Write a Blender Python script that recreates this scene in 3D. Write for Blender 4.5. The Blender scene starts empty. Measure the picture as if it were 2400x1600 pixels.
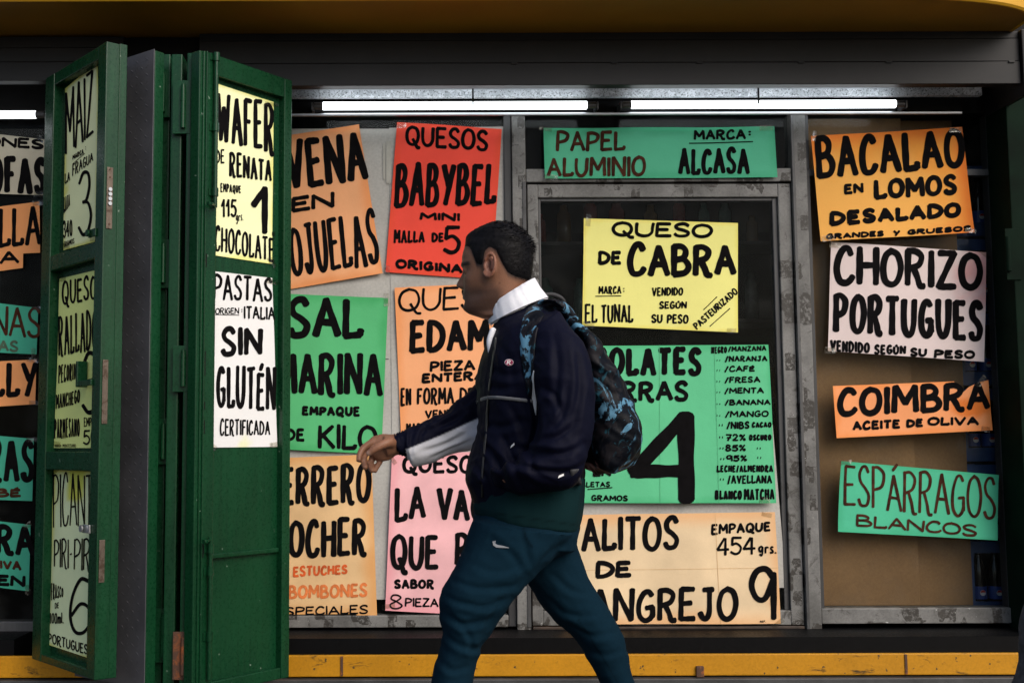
import bpy, bmesh, math, random
import numpy as np
from mathutils import Vector, Matrix, Euler

random.seed(7)
SC = bpy.context.scene
COL = SC.collection
R = math.radians

# ------------------------------------------------------------------ camera
F_PX, CX, CY = 2800.0, 950.0, 800.0          # photograph is 2400 x 1600
CAM = Vector((0.0, -5.2, 1.19))
PITCH, ROLL = R(5.1), -0.0033
cd = bpy.data.cameras.new('camera')
cam = bpy.data.objects.new('camera', cd)
COL.objects.link(cam)
ROT = Matrix.Rotation(math.pi / 2 + PITCH, 3, 'X') @ Matrix.Rotation(ROLL, 3, 'Z')
cam.matrix_world = Matrix.Translation(CAM) @ ROT.to_4x4()
cd.sensor_width = 36.0
cd.lens = F_PX / 2400 * 36.0
cd.shift_x = (1200 - CX) / 2400
cd.clip_start = 0.05
cd.clip_end = 2000
SC.camera = cam

# ------------------------------------------------------------------ light
SUN_EL, SUN_AZ = R(38), R(38)                 # azimuth: to the right of the street side
w = bpy.data.worlds.new("World"); SC.world = w; w.use_nodes = True
nt = w.node_tree
sky = nt.nodes.new('ShaderNodeTexSky'); sky.sky_type = 'NISHITA'; sky.sun_disc = False
sky.sun_elevation = SUN_EL; sky.sun_rotation = math.pi - SUN_AZ
sky.dust_density = 3.0; sky.air_density = 1.0; sky.ozone_density = 1.0
bg = nt.nodes['Background']; bg.inputs['Strength'].default_value = 0.09
nt.links.new(sky.outputs[0], bg.inputs['Color'])
sd = bpy.data.lights.new('sun', 'SUN'); sun = bpy.data.objects.new('sun', sd); COL.objects.link(sun)
sd.energy = 1.5; sd.angle = R(50); sd.color = (1.0, 0.94, 0.87)
LDIR = Vector((math.sin(SUN_AZ) * math.cos(SUN_EL), -math.cos(SUN_AZ) * math.cos(SUN_EL), math.sin(SUN_EL)))
sun.rotation_mode = 'QUATERNION'
sun.rotation_quaternion = (-LDIR).to_track_quat('-Z', 'Y')
sun.location = (3, -6, 8)
vs = SC.view_settings
vs.view_transform = 'Standard'; vs.look = 'None'; vs.exposure = 0.64; vs.gamma = 1.0; vs.use_curve_mapping = False

# ------------------------------------------------------------------ helpers
def ray(u, v):
    d = ROT @ Vector(((u - CX) / F_PX, -(v - CY) / F_PX, -1.0))
    return d
def P(u, v, Y):
    d = ray(u, v)
    return CAM + d * ((Y - CAM.y) / d.y)
class YPlane:
    def __init__(s, Y): s.Y = Y; s.n = Vector((0, -1, 0))
    def at(s, u, v, off=0.0): return P(u, v, s.Y) + s.n * off
class VPlane:                                  # vertical plane through a point with normal n (towards the viewer)
    def __init__(s, p, n): s.p = Vector(p); s.n = Vector(n).normalized()
    def at(s, u, v, off=0.0):
        d = ray(u, v)
        t = (s.p - CAM).dot(s.n) / d.dot(s.n)
        return CAM + d * t + s.n * off

WORLD_ORIGIN = {}
def tag(o, label=None, cat=None, group=None, kind=None):
    if label: o['label'] = label
    if cat: o['category'] = cat
    if group: o['group'] = group
    if kind: o['kind'] = kind
    return o
def mk(name, verts, faces, mat, parent=None, origin=None, smooth=False, mats=None, fmat=None):
    """one mesh object; vertices are given in world space"""
    V = np.asarray([tuple(v) for v in verts], dtype=float).reshape(-1, 3)
    if parent is not None and origin is None: og = np.array(WORLD_ORIGIN[parent.name])
    elif origin is not None: og = np.array(tuple(origin), dtype=float)
    else:
        og = (V.min(0) + V.max(0)) / 2; og[2] = V[:, 2].min()
    me = bpy.data.meshes.new(name)
    me.from_pydata([tuple(x) for x in (V - og)], [], [tuple(f) for f in faces])
    for m in (mats or [mat]): me.materials.append(m)
    if fmat is not None: me.polygons.foreach_set('material_index', fmat)
    if smooth: me.polygons.foreach_set('use_smooth', [True] * len(me.polygons))
    me.update()
    return link(name, me, og, parent)
def link(name, me, og, parent=None):
    o = bpy.data.objects.new(name, me); COL.objects.link(o)
    WORLD_ORIGIN[o.name] = tuple(og)
    if parent is not None:
        o.parent = parent
        po = WORLD_ORIGIN[parent.name]
        o.location = Vector(og) - Vector(po)
    else: o.location = Vector(og)
    return o
def empty(name, loc):
    o = bpy.data.objects.new(name, None); COL.objects.link(o); o.location = loc
    o.empty_display_size = 0.1
    WORLD_ORIGIN[o.name] = tuple(loc); return o

class MB:
    """collects simple solids"""
    def __init__(s): s.v = []; s.f = []
    def add(s, V, Fc):
        b = len(s.v); s.v += [tuple(x) for x in V]; s.f += [tuple(i + b for i in f) for f in Fc]; return s
    def box(s, x0, x1, y0, y1, z0, z1, ax=None, bev=0.0):
        """ax: (origin, ex, ey) frame in the ground plane, default world; bev chamfers the edges"""
        bm = bmesh.new()
        bmesh.ops.create_cube(bm, size=1)
        for q in bm.verts:
            q.co = Vector((x0 + (q.co.x + .5) * (x1 - x0), y0 + (q.co.y + .5) * (y1 - y0), z0 + (q.co.z + .5) * (z1 - z0)))
        if bev > 0: bmesh.ops.bevel(bm, geom=list(bm.edges), offset=bev, segments=2, affect='EDGES', profile=0.6)
        bm.verts.ensure_lookup_table(); bm.verts.index_update()
        V = [q.co.copy() for q in bm.verts]; Fc = [[q.index for q in f.verts] for f in bm.faces]
        bm.free()
        if ax:
            o, ex, ey = ax
            V = [Vector((o[0] + ex[0] * q.x + ey[0] * q.y, o[1] + ex[1] * q.x + ey[1] * q.y, q.z)) for q in V]
            if ex[0] * ey[1] - ex[1] * ey[0] < 0: Fc = [f[::-1] for f in Fc]
        return s.add(V, Fc)
    def tube(s, a, b, r, n=14, r2=None):
        a = Vector(a); b = Vector(b); r2 = r if r2 is None else r2
        t = (b - a).normalized()
        e = t.orthogonal().normalized(); g = t.cross(e)
        V = []; Fc = []
        for (c, rr) in ((a, r), (b, r2)):
            for k in range(n):
                th = 2 * math.pi * k / n
                V.append(c + (e * math.cos(th) + g * math.sin(th)) * rr)
        for k in range(n):
            Fc.append((k, (k + 1) % n, n + (k + 1) % n, n + k))
        Fc.append(tuple(range(n - 1, -1, -1))); Fc.append(tuple(range(n, 2 * n)))
        return s.add(V, Fc)
    def lathe(s, c, prof, n=20):
        """prof: (radius, height) list about a vertical axis at c"""
        V = []; Fc = []
        for (r_, h) in prof:
            for k in range(n):
                th = 2 * math.pi * k / n
                V.append((c[0] + r_ * math.cos(th), c[1] + r_ * math.sin(th), c[2] + h))
        for i in range(len(prof) - 1):
            for k in range(n):
                Fc.append((i * n + k, i * n + (k + 1) % n, (i + 1) * n + (k + 1) % n, (i + 1) * n + k))
        Fc.append(tuple(range(n - 1, -1, -1))); Fc.append(tuple((len(prof) - 1) * n + k for k in range(n)))
        return s.add(V, Fc)
    def build(s, name, mat, parent=None, origin=None, smooth=False):
        return mk(name, s.v, s.f, mat, parent, origin, smooth)

# vectorised gradient-free value noise
def _hash(ix, iy, iz, seed):
    n = (ix * 374761393 + iy * 668265263 + iz * 2147483647 + seed * 144665) & 0xFFFFFFFF
    n = ((n ^ (n >> 13)) * 1274126177) & 0xFFFFFFFF
    n = (n ^ (n >> 16)) & 0xFFFFFFFF
    return n.astype(np.float64) / 4294967295.0 * 2 - 1
def vnoise(p, seed=0):
    p = np.asarray(p, float); i = np.floor(p).astype(np.int64); f = p - i
    f = f * f * f * (f * (f * 6 - 15) + 10)
    out = 0
    for dx in (0, 1):
        for dy in (0, 1):
            for dz in (0, 1):
                wgt = (f[:, 0] if dx else 1 - f[:, 0]) * (f[:, 1] if dy else 1 - f[:, 1]) * (f[:, 2] if dz else 1 - f[:, 2])
                out = out + wgt * _hash(i[:, 0] + dx, i[:, 1] + dy, i[:, 2] + dz, seed)
    return out
def fbm(p, seed=0, oc=4):
    p = np.asarray(p, float); o = 0; a = .5
    for k in range(oc):
        o = o + a * vnoise(p * 2 ** k + 17.3 * k, seed + k); a *= .5
    return o
def ss(a, b, x):
    t = np.clip((x - a) / (b - a), 0, 1); return t * t * (3 - 2 * t)

# ------------------------------------------------------------------ materials
def new_mat(name):
    m = bpy.data.materials.new(name); m.use_nodes = True
    return m, m.node_tree, m.node_tree.nodes['Principled BSDF']
def N(nt, t, **kw):
    n = nt.nodes.new(t)
    for k, v in kw.items():
        if k.startswith('i_'):
            n.inputs[k[2:].replace('_', ' ')].default_value = v
        else: setattr(n, k, v)
    return n
def ramp(nt, src, stops):
    r = nt.nodes.new('ShaderNodeValToRGB')
    e = r.color_ramp.elements
    while len(e) < len(stops): e.new(0.5)
    for k, (p, c) in enumerate(stops):
        e[k].position = p; e[k].color = (c[0], c[1], c[2], 1) if not isinstance(c, (int, float)) else (c, c, c, 1)
    nt.links.new(src, r.inputs[0]); return r
def mixc(nt, fac, a, b, mode='MIX'):
    m = nt.nodes.new('ShaderNodeMix'); m.data_type = 'RGBA'; m.blend_type = mode
    for sock, val in ((m.inputs[0], fac), (m.inputs[6], a), (m.inputs[7], b)):
        if isinstance(val, (int, float)): sock.default_value = val
        elif isinstance(val, tuple): sock.default_value = (val[0], val[1], val[2], 1)
        else: nt.links.new(val, sock)
    return m.outputs[2]
def noise(nt, scale, detail=4, rough=.55, vec=None, dist=0.0):
    n = N(nt, 'ShaderNodeTexNoise'); n.inputs['Scale'].default_value = scale
    n.inputs['Detail'].default_value = detail; n.inputs['Roughness'].default_value = rough
    n.inputs['Distortion'].default_value = dist
    if vec is not None: nt.links.new(vec, n.inputs['Vector'])
    return n.outputs['Fac']
def coords(nt, scale=(1, 1, 1)):
    tc = N(nt, 'ShaderNodeNewGeometry')
    mp = N(nt, 'ShaderNodeMapping'); mp.inputs['Scale'].default_value = scale
    nt.links.new(tc.outputs['Position'], mp.inputs['Vector']); return mp.outputs[0]
def bump(nt, h, strength, dist, bsdf):
    b = N(nt, 'ShaderNodeBump'); b.inputs['Strength'].default_value = strength; b.inputs['Distance'].default_value = dist
    nt.links.new(h, b.inputs['Height']); nt.links.new(b.outputs[0], bsdf.inputs['Normal'])
def plain(name, c, rough=.6, metal=0.0, var=.25, vscale=8, spec=.5, bmp=0.0, bscale=60, dist=.002):
    m, nt, b = new_mat(name); v = coords(nt)
    n = noise(nt, vscale, 5, .6, v)
    r = ramp(nt, n, [(.3, tuple(x * (1 - var) for x in c)), (.7, tuple(min(1, x * (1 + var)) for x in c))])
    nt.links.new(r.outputs[0], b.inputs['Base Color'])
    b.inputs['Roughness'].default_value = rough; b.inputs['Metallic'].default_value = metal
    b.inputs['Specular IOR Level'].default_value = spec
    if bmp: bump(nt, noise(nt, bscale, 4, .6, v), bmp, dist, b)
    return m
def worn(name, c, c2, thr=(.56, .62), scale=(9, 9, 14), rough=.5, metal=0.0, streak=True, spec=.5, extra=None):
    """paint or metal with patches of tape residue, chips and grime"""
    m, nt, b = new_mat(name); v = coords(nt, scale); v1 = coords(nt)
    n = noise(nt, 1.0, 8, .72, v, .6)
    r = ramp(nt, n, [(thr[0], 0.0), (thr[1], 1.0)])
    big = noise(nt, 3.0, 3, .5, v1)
    base = mixc(nt, big, tuple(x * .62 for x in c), tuple(min(1, x * 1.3) for x in c))
    fine = noise(nt, 90, 5, .7, v1)
    fr = ramp(nt, fine, [(.25, .72), (.6, 1.0)])
    base = mixc(nt, .8, base, fr.outputs[0], 'MULTIPLY')
    if streak:
      stk = noise(nt, 1.0, 5, .65, coords(nt, (55, 55, 2.2))); base = mixc(nt, .75, base, ramp(nt, stk, [(.32, .62), (.62, 1.0)]).outputs[0], 'MULTIPLY')
    colr = mixc(nt, r.outputs[0], base, c2)
    if extra:                                    # small bright chips
        n2 = noise(nt, extra[0], 3, .5, v1); r2 = ramp(nt, n2, [(extra[1], 0.0), (extra[1] + .02, 1.0)])
        colr = mixc(nt, r2.outputs[0], colr, extra[2])
    nt.links.new(colr, b.inputs['Base Color'])
    rr = ramp(nt, fine, [(.3, rough - .12), (.7, min(1, rough + .15))])
    nt.links.new(rr.outputs[0], b.inputs['Roughness'])
    b.inputs['Metallic'].default_value = metal; b.inputs['Specular IOR Level'].default_value = spec
    bump(nt, n, .35, .002, b)
    return m
def attr_mat(name, rough=.8, spec=.3, grain=260, gstr=.15, bmp=.1, sheen=0.0, bscale=None, bdist=.001, attr='Col'):
    m, nt, b = new_mat(name); v = coords(nt)
    a = N(nt, 'ShaderNodeAttribute'); a.attribute_name = attr
    g = noise(nt, grain, 3, .6, v); gr = ramp(nt, g, [(.3, 1 - gstr), (.7, 1.0)])
    nt.links.new(mixc(nt, 1.0, a.outputs['Color'], gr.outputs[0], 'MULTIPLY'), b.inputs['Base Color'])
    b.inputs['Roughness'].default_value = rough; b.inputs['Specular IOR Level'].default_value = spec
    if sheen: b.inputs['Sheen Weight'].default_value = sheen; b.inputs['Sheen Roughness'].default_value = .5
    if bmp: bump(nt, noise(nt, bscale or grain, 4, .6, v), bmp, bdist, b)
    return m
def emit(name, c, s):
    m = bpy.data.materials.new(name); m.use_nodes = True; nt = m.node_tree
    nt.nodes.remove(nt.nodes['Principled BSDF'])
    e = N(nt, 'ShaderNodeEmission'); e.inputs[0].default_value = (*c, 1); e.inputs[1].default_value = s
    nt.links.new(e.outputs[0], nt.nodes['Material Output'].inputs[0]); return m
def glass_mat():
    m = bpy.data.materials.new('window_glass'); m.use_nodes = True; nt = m.node_tree
    nt.nodes.remove(nt.nodes['Principled BSDF'])
    t = N(nt, 'ShaderNodeBsdfTransparent'); t.inputs[0].default_value = (.86, .88, .87, 1)
    g = N(nt, 'ShaderNodeBsdfGlossy'); g.inputs['Roughness'].default_value = .03
    d = N(nt, 'ShaderNodeBsdfDiffuse'); d.inputs[0].default_value = (.35, .35, .34, 1)
    v = coords(nt, (1, 1, 1)); n = noise(nt, 7, 6, .7, v); r = ramp(nt, n, [(.5, .004), (.8, .035)])
    fr = N(nt, 'ShaderNodeFresnel'); fr.inputs[0].default_value = 1.12
    m1 = N(nt, 'ShaderNodeMixShader'); nt.links.new(fr.outputs[0], m1.inputs[0])
    nt.links.new(t.outputs[0], m1.inputs[1]); nt.links.new(g.outputs[0], m1.inputs[2])
    m2 = N(nt, 'ShaderNodeMixShader'); nt.links.new(r.outputs[0], m2.inputs[0])
    nt.links.new(m1.outputs[0], m2.inputs[1]); nt.links.new(d.outputs[0], m2.inputs[2])
    nt.links.new(m2.outputs[0], nt.nodes['Material Output'].inputs[0]); return m

M = {}
M['paving'] = plain('paving_concrete', (.05, .048, .045), .85, bmp=.4, bscale=40, var=.35)
M['black'] = plain('black_wall', (.004, .004, .0045), .7, var=.5, spec=.2)
M['dark'] = plain('dark_interior', (.006, .006, .0065), .8, var=.5, vscale=3, spec=.1)
M['plinth'] = worn('black_plinth_paint', (.0025, .0025, .003), (.05, .05, .05), (.70, .74), (20, 20, 20), .5, spec=.12)
def aluminium():
    m, nt, b = new_mat('worn_grey_aluminium'); v = coords(nt); vs_ = coords(nt, (26, 26, 15))
    vo = N(nt, 'ShaderNodeTexVoronoi', distance='CHEBYCHEV'); vo.inputs['Scale'].default_value = 1.0; vo.inputs['Randomness'].default_value = .55; nt.links.new(vs_, vo.inputs['Vector'])
    sep = N(nt, 'ShaderNodeSeparateColor'); nt.links.new(vo.outputs['Color'], sep.inputs[0])
    pm = ramp(nt, sep.outputs[0], [(.80, 0.0), (.81, 1.0)])
    brk = ramp(nt, noise(nt, 55, 6, .75, v), [(.40, 0.0), (.50, 1.0)])
    big = noise(nt, 4.5, 4, .6, v); fine = noise(nt, 130, 5, .75, v)
    base = ramp(nt, big, [(.30, (.085, .084, .080)), (.55, (.19, .187, .18)), (.75, (.27, .266, .258))])
    c = mixc(nt, .85, base.outputs[0], ramp(nt, fine, [(.3, .62), (.58, 1.0)]).outputs[0], 'MULTIPLY')
    mk_ = mixc(nt, 1.0, pm.outputs[0], brk.outputs[0], 'MULTIPLY')
    c = mixc(nt, mk_, c, (.040, .036, .032))
    grime = ramp(nt, noise(nt, 16, 7, .72, v, .8), [(.56, 0.0), (.64, .85)])
    c = mixc(nt, grime.outputs[0], c, (.055, .05, .045))
    spk = ramp(nt, noise(nt, 75, 3, .5, v), [(.725, 0.0), (.745, 1.0)]); c = mixc(nt, spk.outputs[0], c, (.55, .55, .53))
    nt.links.new(c, b.inputs['Base Color']); b.inputs['Roughness'].default_value = .45; b.inputs['Specular IOR Level'].default_value = .35
    bump(nt, fine, .15, .001, b); return m
M['alu'] = aluminium() if True else worn('worn_grey_aluminium', (.27, .262, .25), (.03, .027, .025), (.525, .55), (13, 13, 8), .42, .0, extra=(55, .74, (.6, .6, .58)))
M['alu_dark'] = worn('darkened_grey_aluminium', (.085, .085, .088), (.04, .04, .04), (.58, .63), (14, 14, 10), .45, .2)  # darker copy of the frame metal; the right jamb's shade is in its colour
M['alu_edge'] = plain('frame_gasket', (.03, .03, .032), .5)
M['shutter'] = plain('grey_shutter_paint', (.018, .018, .0195), .5, var=.25, spec=.25, vscale=2.5, bmp=.05, bscale=20)
M['shutter_line'] = plain('shutter_seam', (.01, .01, .01), .7)
M['yellow'] = worn('yellow_step_paint', (.55, .245, .006), (.030, .02, .008), (.58, .68), (8, 8, 22), .5, spec=.3, streak=False, extra=(38, .70, (.08, .05, .02)))
M['canopy'] = plain('shade_darkened_canopy_yellow', (.30, .14, .004), .5, var=.2, vscale=1.2)  # underside's shade is put into this darker copy of the fascia yellow
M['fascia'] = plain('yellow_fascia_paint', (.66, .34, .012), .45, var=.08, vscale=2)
def galv():
    m, nt, b = new_mat('galvanised_steel'); v = coords(nt, (1, 1, 1))
    vo = N(nt, 'ShaderNodeTexVoronoi'); vo.inputs['Scale'].default_value = 45; nt.links.new(v, vo.inputs['Vector'])
    n = noise(nt, 120, 4, .7, v)
    c = mixc(nt, vo.outputs['Color'], (.42, .45, .48), (.85, .88, .92))
    r = ramp(nt, n, [(.40, .22), (.47, 1.0)])
    nt.links.new(mixc(nt, 1.0, c, r.outputs[0], 'MULTIPLY'), b.inputs['Base Color'])
    b.inputs['Metallic'].default_value = .0; b.inputs['Roughness'].default_value = .45
    return m
M['galv'] = galv()
M['chrome'] = plain('steel_rail', (.45, .46, .48), .3, .7, var=.1)
M['tube'] = emit('lit_fluorescent_tube', (.90, .96, 1.0), 4.0)
M['tube_dim'] = emit('lit_fluorescent_tube_far', (.92, .97, 1.0), 2.0)
M['cap'] = plain('tube_cap', (.12, .12, .13), .35, .6)
M['cable'] = plain('black_cable_tie', (.012, .012, .012), .5)
M['green'] = worn('dark_green_gloss_paint', (.0045, .050, .018), (.012, .014, .010), (.68, .76), (14, 14, 9), .30, spec=.28, extra=(45, .735, (.16, .22, .17)))
M['green_shaded'] = plain('shade_darkened_green_paint', (.0022, .010, .005), .7, var=.4, spec=.08)  # near-black copy of the door green, shade put into the post's colour
M['rust'] = worn('rusty_metal', (.10, .045, .025), (.25, .07, .015), (.5, .6), (20, 20, 20), .7)
M['lock'] = worn('worn_lock_plate', (.16, .12, .09), (.06, .035, .02), (.5, .6), (30, 30, 30), .5, .4)
M['plate'] = plain('dark_diamond_plate_steel', (.085, .085, .095), .42, .25, var=.25, vscale=6, bmp=.1, bscale=120)
M['board'] = worn('pale_grey_board', (.47, .46, .43), (.20, .195, .18), (.70, .78), (7, 7, 7), .7, spec=.2, streak=False)
M['card'] = worn('brown_cardboard', (.31, .175, .088), (.21, .118, .06), (.66, .80), (5, 5, 9), .85, spec=.15, streak=False)
M['crate'] = plain('blue_crate_plastic', (.018, .050, .15), .4, var=.3)
M['bottle'] = plain('dark_cola_bottle', (.012, .007, .005), .12, var=.2)
M['bluelabel'] = plain('blue_bottle_label', (.02, .06, .28), .4, var=.1)
M['white'] = plain('white_paint', (.75, .75, .75), .5, var=.05)
M['red'] = plain('red_paint', (.55, .03, .03), .5, var=.1)
M['ink'] = plain('black_ink', (.0035, .003, .0035), .85, var=.4, vscale=30, spec=.08)
M['ink_brown'] = plain('faded_brown_ink', (.050, .016, .008), .75, var=.6, vscale=26, spec=.1)
M['ink_orange'] = plain('orange_brush_ink', (.62, .10, .018), .6, var=.3, vscale=30, spec=.3)
M['ink_pale'] = plain('pale_orange_brush_ink', (.70, .19, .05), .6, var=.3, vscale=30, spec=.3)
M['ink_moss'] = plain('faded_mossy_ink', (.06, .10, .06), .5, var=.5, vscale=26, spec=.3)
M['glass'] = glass_mat()
M['paper'] = attr_mat('poster_paper', .68, .25, 420, .08, .35, bscale=11, bdist=.006)
def tape_mat():
    m = bpy.data.materials.new('clear_tape'); m.use_nodes = True; nt = m.node_tree; nt.nodes.remove(nt.nodes['Principled BSDF'])
    t = N(nt, 'ShaderNodeBsdfTransparent'); t.inputs[0].default_value = (.90, .89, .86, 1)
    g = N(nt, 'ShaderNodeBsdfGlossy'); g.inputs['Roughness'].default_value = .18
    r = ramp(nt, noise(nt, 60, 4, .6, coords(nt)), [(.5, .015), (.72, .22)])
    x = N(nt, 'ShaderNodeMixShader'); nt.links.new(r.outputs[0], x.inputs[0]); nt.links.new(t.outputs[0], x.inputs[1]); nt.links.new(g.outputs[0], x.inputs[2])
    nt.links.new(x.outputs[0], nt.nodes['Material Output'].inputs[0]); return m
M['tape'] = tape_mat()
M['seam_green'] = plain('green_paper_seam', (.075, .40, .19), .7, var=.1)
M['seam_tan'] = plain('tan_paper_seam', (.62, .40, .19), .7, var=.1)
# ------------------------------------------------------------------ brush lettering
# strokes in a unit box (x right, y up); 'c' smooth curve, 'l' straight segments
def C(*p): return ('c', p)
def L(*p): return ('l', p)
G = {
 'A': (.95, [L((.0, .0), (.47, 1)), L((.47, 1), (1, 0)), L((.2, .36), (.8, .36))]),
 'B': (.85, [L((.03, 1), (0, 0)), C((.0, .98), (.5, .99), (.78, .82), (.62, .60), (.05, .50)), C((.05, .50), (.65, .52), (.98, .28), (.72, .04), (0, 0))]),
 'C': (.82, [C((.92, .84), (.74, .99), (.42, .97), (.12, .70), (.02, .36), (.18, .06), (.52, .0), (.82, .06), (1, .20))]),
 'D': (.9, [L((.04, 1), (0, 0)), C((.02, 1), (.45, .96), (.86, .76), (.98, .48), (.80, .18), (.42, .02), (0, 0))]),
 'E': (.72, [L((.05, 1), (0, 0)), L((.04, 1), (.95, 1)), L((.03, .52), (.78, .54)), L((0, 0), (1, .02))]),
 'F': (.70, [L((.06, 1), (0, 0)), L((.05, 1), (1, 1)), L((.04, .52), (.75, .54))]),
 'G': (.86, [C((.88, .88), (.66, 1), (.34, .94), (.06, .60), (.08, .20), (.40, .0), (.76, .06), (.94, .22)), L((.55, .44), (.96, .46)), L((.96, .46), (.95, .14))]),
 'H': (.85, [L((.02, 1), (0, 0)), L((1, 1), (.97, 0)), L((.0, .50), (1, .52))]),
 'I': (.06, [L((.5, 1), (.5, 0))]),
 'J': (.72, [C((.72, 1), (.72, .6), (.70, .22), (.50, .02), (.22, .03), (.0, .20)), L((.30, .99), (1, 1))]),
 'K': (.82, [L((.02, 1), (0, 0)), L((.92, 1), (.06, .46)), L((.25, .58), (1, 0))]),
 'L': (.68, [L((.08, 1), (.02, 0)), L((.0, .0), (.95, .03)), L((.95, .03), (1, .16))]),
 'M': (1.1, [L((.06, 1), (0, 0)), L((.06, 1), (.5, .32)), L((.5, .32), (.94, 1)), L((.94, 1), (1, 0))]),
 'N': (.92, [L((.03, 1), (0, 0)), L((.03, 1), (.95, 0)), L((1, 1), (.95, 0))]),
 'O': (.92, [C((.5, 1), (.16, .84), (.0, .48), (.12, .12), (.48, .0), (.84, .14), (1, .52), (.84, .88), (.46, 1))]),
 'P': (.80, [L((.06, 1), (0, 0)), C((.02, .97), (.5, 1), (.98, .84), (.80, .54), (.10, .42))]),
 'Q': (1.0, [C((.48, 1), (.14, .84), (.0, .48), (.12, .12), (.45, .0), (.80, .14), (.94, .52), (.80, .88), (.44, 1)), C((.52, .30), (.72, .02), (.86, -.14), (1.04, -.16))]),
 'R': (.86, [L((.04, 1), (0, 0)), C((.02, .98), (.5, 1), (.86, .84), (.68, .58), (.06, .46)), C((.34, .50), (.60, .22), (.76, -.02), (1.02, -.05))]),
 'S': (.78, [C((.92, .86), (.70, 1), (.36, .98), (.10, .80), (.22, .60), (.62, .46), (.92, .28), (.80, .06), (.44, .0), (.16, .04), (.02, .16))]),
 'T': (.80, [L((.5, 1), (.46, 0)), L((0, .98), (1, 1))]),
 'U': (.86, [C((.03, 1), (.0, .55), (.06, .18), (.36, .0), (.70, .06), (.93, .32), (.97, .65), (1, 1))]),
 'V': (.92, [L((0, 1), (.48, 0)), L((1, 1), (.48, 0))]),
 'W': (1.25, [L((0, 1), (.25, 0)), L((.25, 0), (.52, .72)), L((.52, .72), (.76, 0)), L((.76, 0), (1, 1))]),
 'X': (.85, [L((0, 1), (1, 0)), L((1, 1), (0, 0))]),
 'Y': (.88, [L((0, 1), (.52, .46)), L((1, 1), (.30, 0))]),
 'Z': (.82, [L((.04, 1), (.98, 1)), L((.98, 1), (0, 0)), L((0, 0), (1, .02))]),
 '0': (.72, [C((.5, 1), (.12, .82), (.0, .46), (.14, .10), (.5, .0), (.86, .12), (1, .52), (.84, .90), (.46, 1))]),
 '1': (.42, [L((0, .62), (.8, 1)), L((.8, 1), (.8, 0))]),
 '2': (.75, [C((.04, .80), (.26, 1), (.68, .98), (.86, .74), (.56, .40), (.0, .02)), L((.0, .02), (1, .0))]),
 '3': (.75, [C((.05, .84), (.34, 1), (.76, .96), (.88, .76), (.66, .56), (.36, .52)), C((.36, .52), (.78, .48), (1, .26), (.78, .04), (.36, .0), (.0, .14))]),
 '4': (.85, [L((.62, 1), (0, .32)), L((0, .32), (1, .34)), L((.74, 1), (.72, 0))]),
 '5': (.78, [L((.18, 1), (.98, 1)), L((.18, 1), (.10, .56)), C((.10, .56), (.56, .64), (.96, .40), (.84, .10), (.42, .0), (.0, .12))]),
 '6': (.78, [C((.88, .96), (.48, 1), (.12, .68), (.0, .30), (.20, .02), (.62, .0), (.94, .20), (.84, .46), (.48, .52), (.08, .32))]),
 '7': (.75, [L((0, 1), (1, 1)), L((1, 1), (.3, 0)), L((.2, .5), (.9, .52))]),
 '8': (.72, [C((.5, .54), (.10, .72), (.22, .98), (.6, 1), (.86, .80), (.5, .54), (.02, .30), (.16, .02), (.62, .0), (.98, .22), (.5, .54))]),
 '9': (.78, [C((.95, .82), (.62, 1), (.2, .94), (.0, .68), (.2, .42), (.6, .42), (.95, .80)), L((.96, .9), (.98, 0))]),
 '%': (.9, [L((.85, 1), (.15, 0)), C((.2, 1), (.05, .85), (.2, .72), (.34, .86), (.2, 1)), C((.8, .3), (.66, .15), (.8, .0), (.95, .14), (.8, .3))]),
 ':': (.05, [L((.5, .78), (.5, .70)), L((.5, .30), (.5, .22))]),
 '.': (.05, [L((.5, .04), (.5, .0))]),
 '-': (.4, [L((0, .42), (1, .45))]),
 '/': (.5, [L((1, 1), (0, -.1))]),
 '"': (.3, [L((.1, .8), (0, .3)), L((1, .8), (.9, .3))]),
 'i': (.06, [L((.5, .66), (.5, 0)), L((.5, 1.0), (.5, .93))]),
 'g': (.8, [C((.85, .62), (.5, .72), (.05, .5), (.2, .15), (.6, .2), (.85, .6)), C((.9, .66), (.85, .0), (.6, -.32), (.2, -.2))]),
 'r': (.6, [L((.1, .65), (.1, 0)), C((.1, .4), (.45, .65), (1, .6))]),
 's': (.6, [C((.9, .62), (.4, .66), (.2, .46), (.75, .25), (.8, .05), (.0, .0))]),
 'm': (1.0, [L((.05, .62), (.0, 0)), C((.05, .4), (.3, .62), (.5, .5), (.5, 0)), C((.5, .4), (.75, .62), (1, .5), (1, 0))]),
 'l': (.06, [L((.5, 1), (.5, 0))]),
 ' ': (.45, []),
}
for a, b in (('Á', 'A'), ('É', 'E'), ('Ú', 'U'), ('Í', 'I')):
    G[a] = (G[b][0], [(k_, tuple((q[0], q[1] * .86) for q in ps_)) for k_, ps_ in G[b][1]] + [L((.42, .99), (.74, 1.13))])

def catmull(pts, n=7):
    p = [np.array(q, float) for q in pts]
    if len(p) < 3: return p
    p = [2 * p[0] - p[1]] + p + [2 * p[-1] - p[-2]]
    out = []
    for i in range(1, len(p) - 2):
        for k in range(n):
            t = k / n
            out.append(.5 * ((2 * p[i]) + (p[i + 1] - p[i - 1]) * t + (2 * p[i - 1] - 5 * p[i] + 4 * p[i + 1] - p[i + 2]) * t * t + (3 * p[i] - p[i - 1] - 3 * p[i + 1] + p[i + 2]) * t ** 3))
    out.append(p[-2]); return out
def resample(pts, step):
    out = [pts[0]]
    for a, b in zip(pts[:-1], pts[1:]):
        d = np.linalg.norm(b - a); k = max(1, int(math.ceil(d / step)))
        for j in range(1, k + 1): out.append(a + (b - a) * j / k)
    return out

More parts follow.
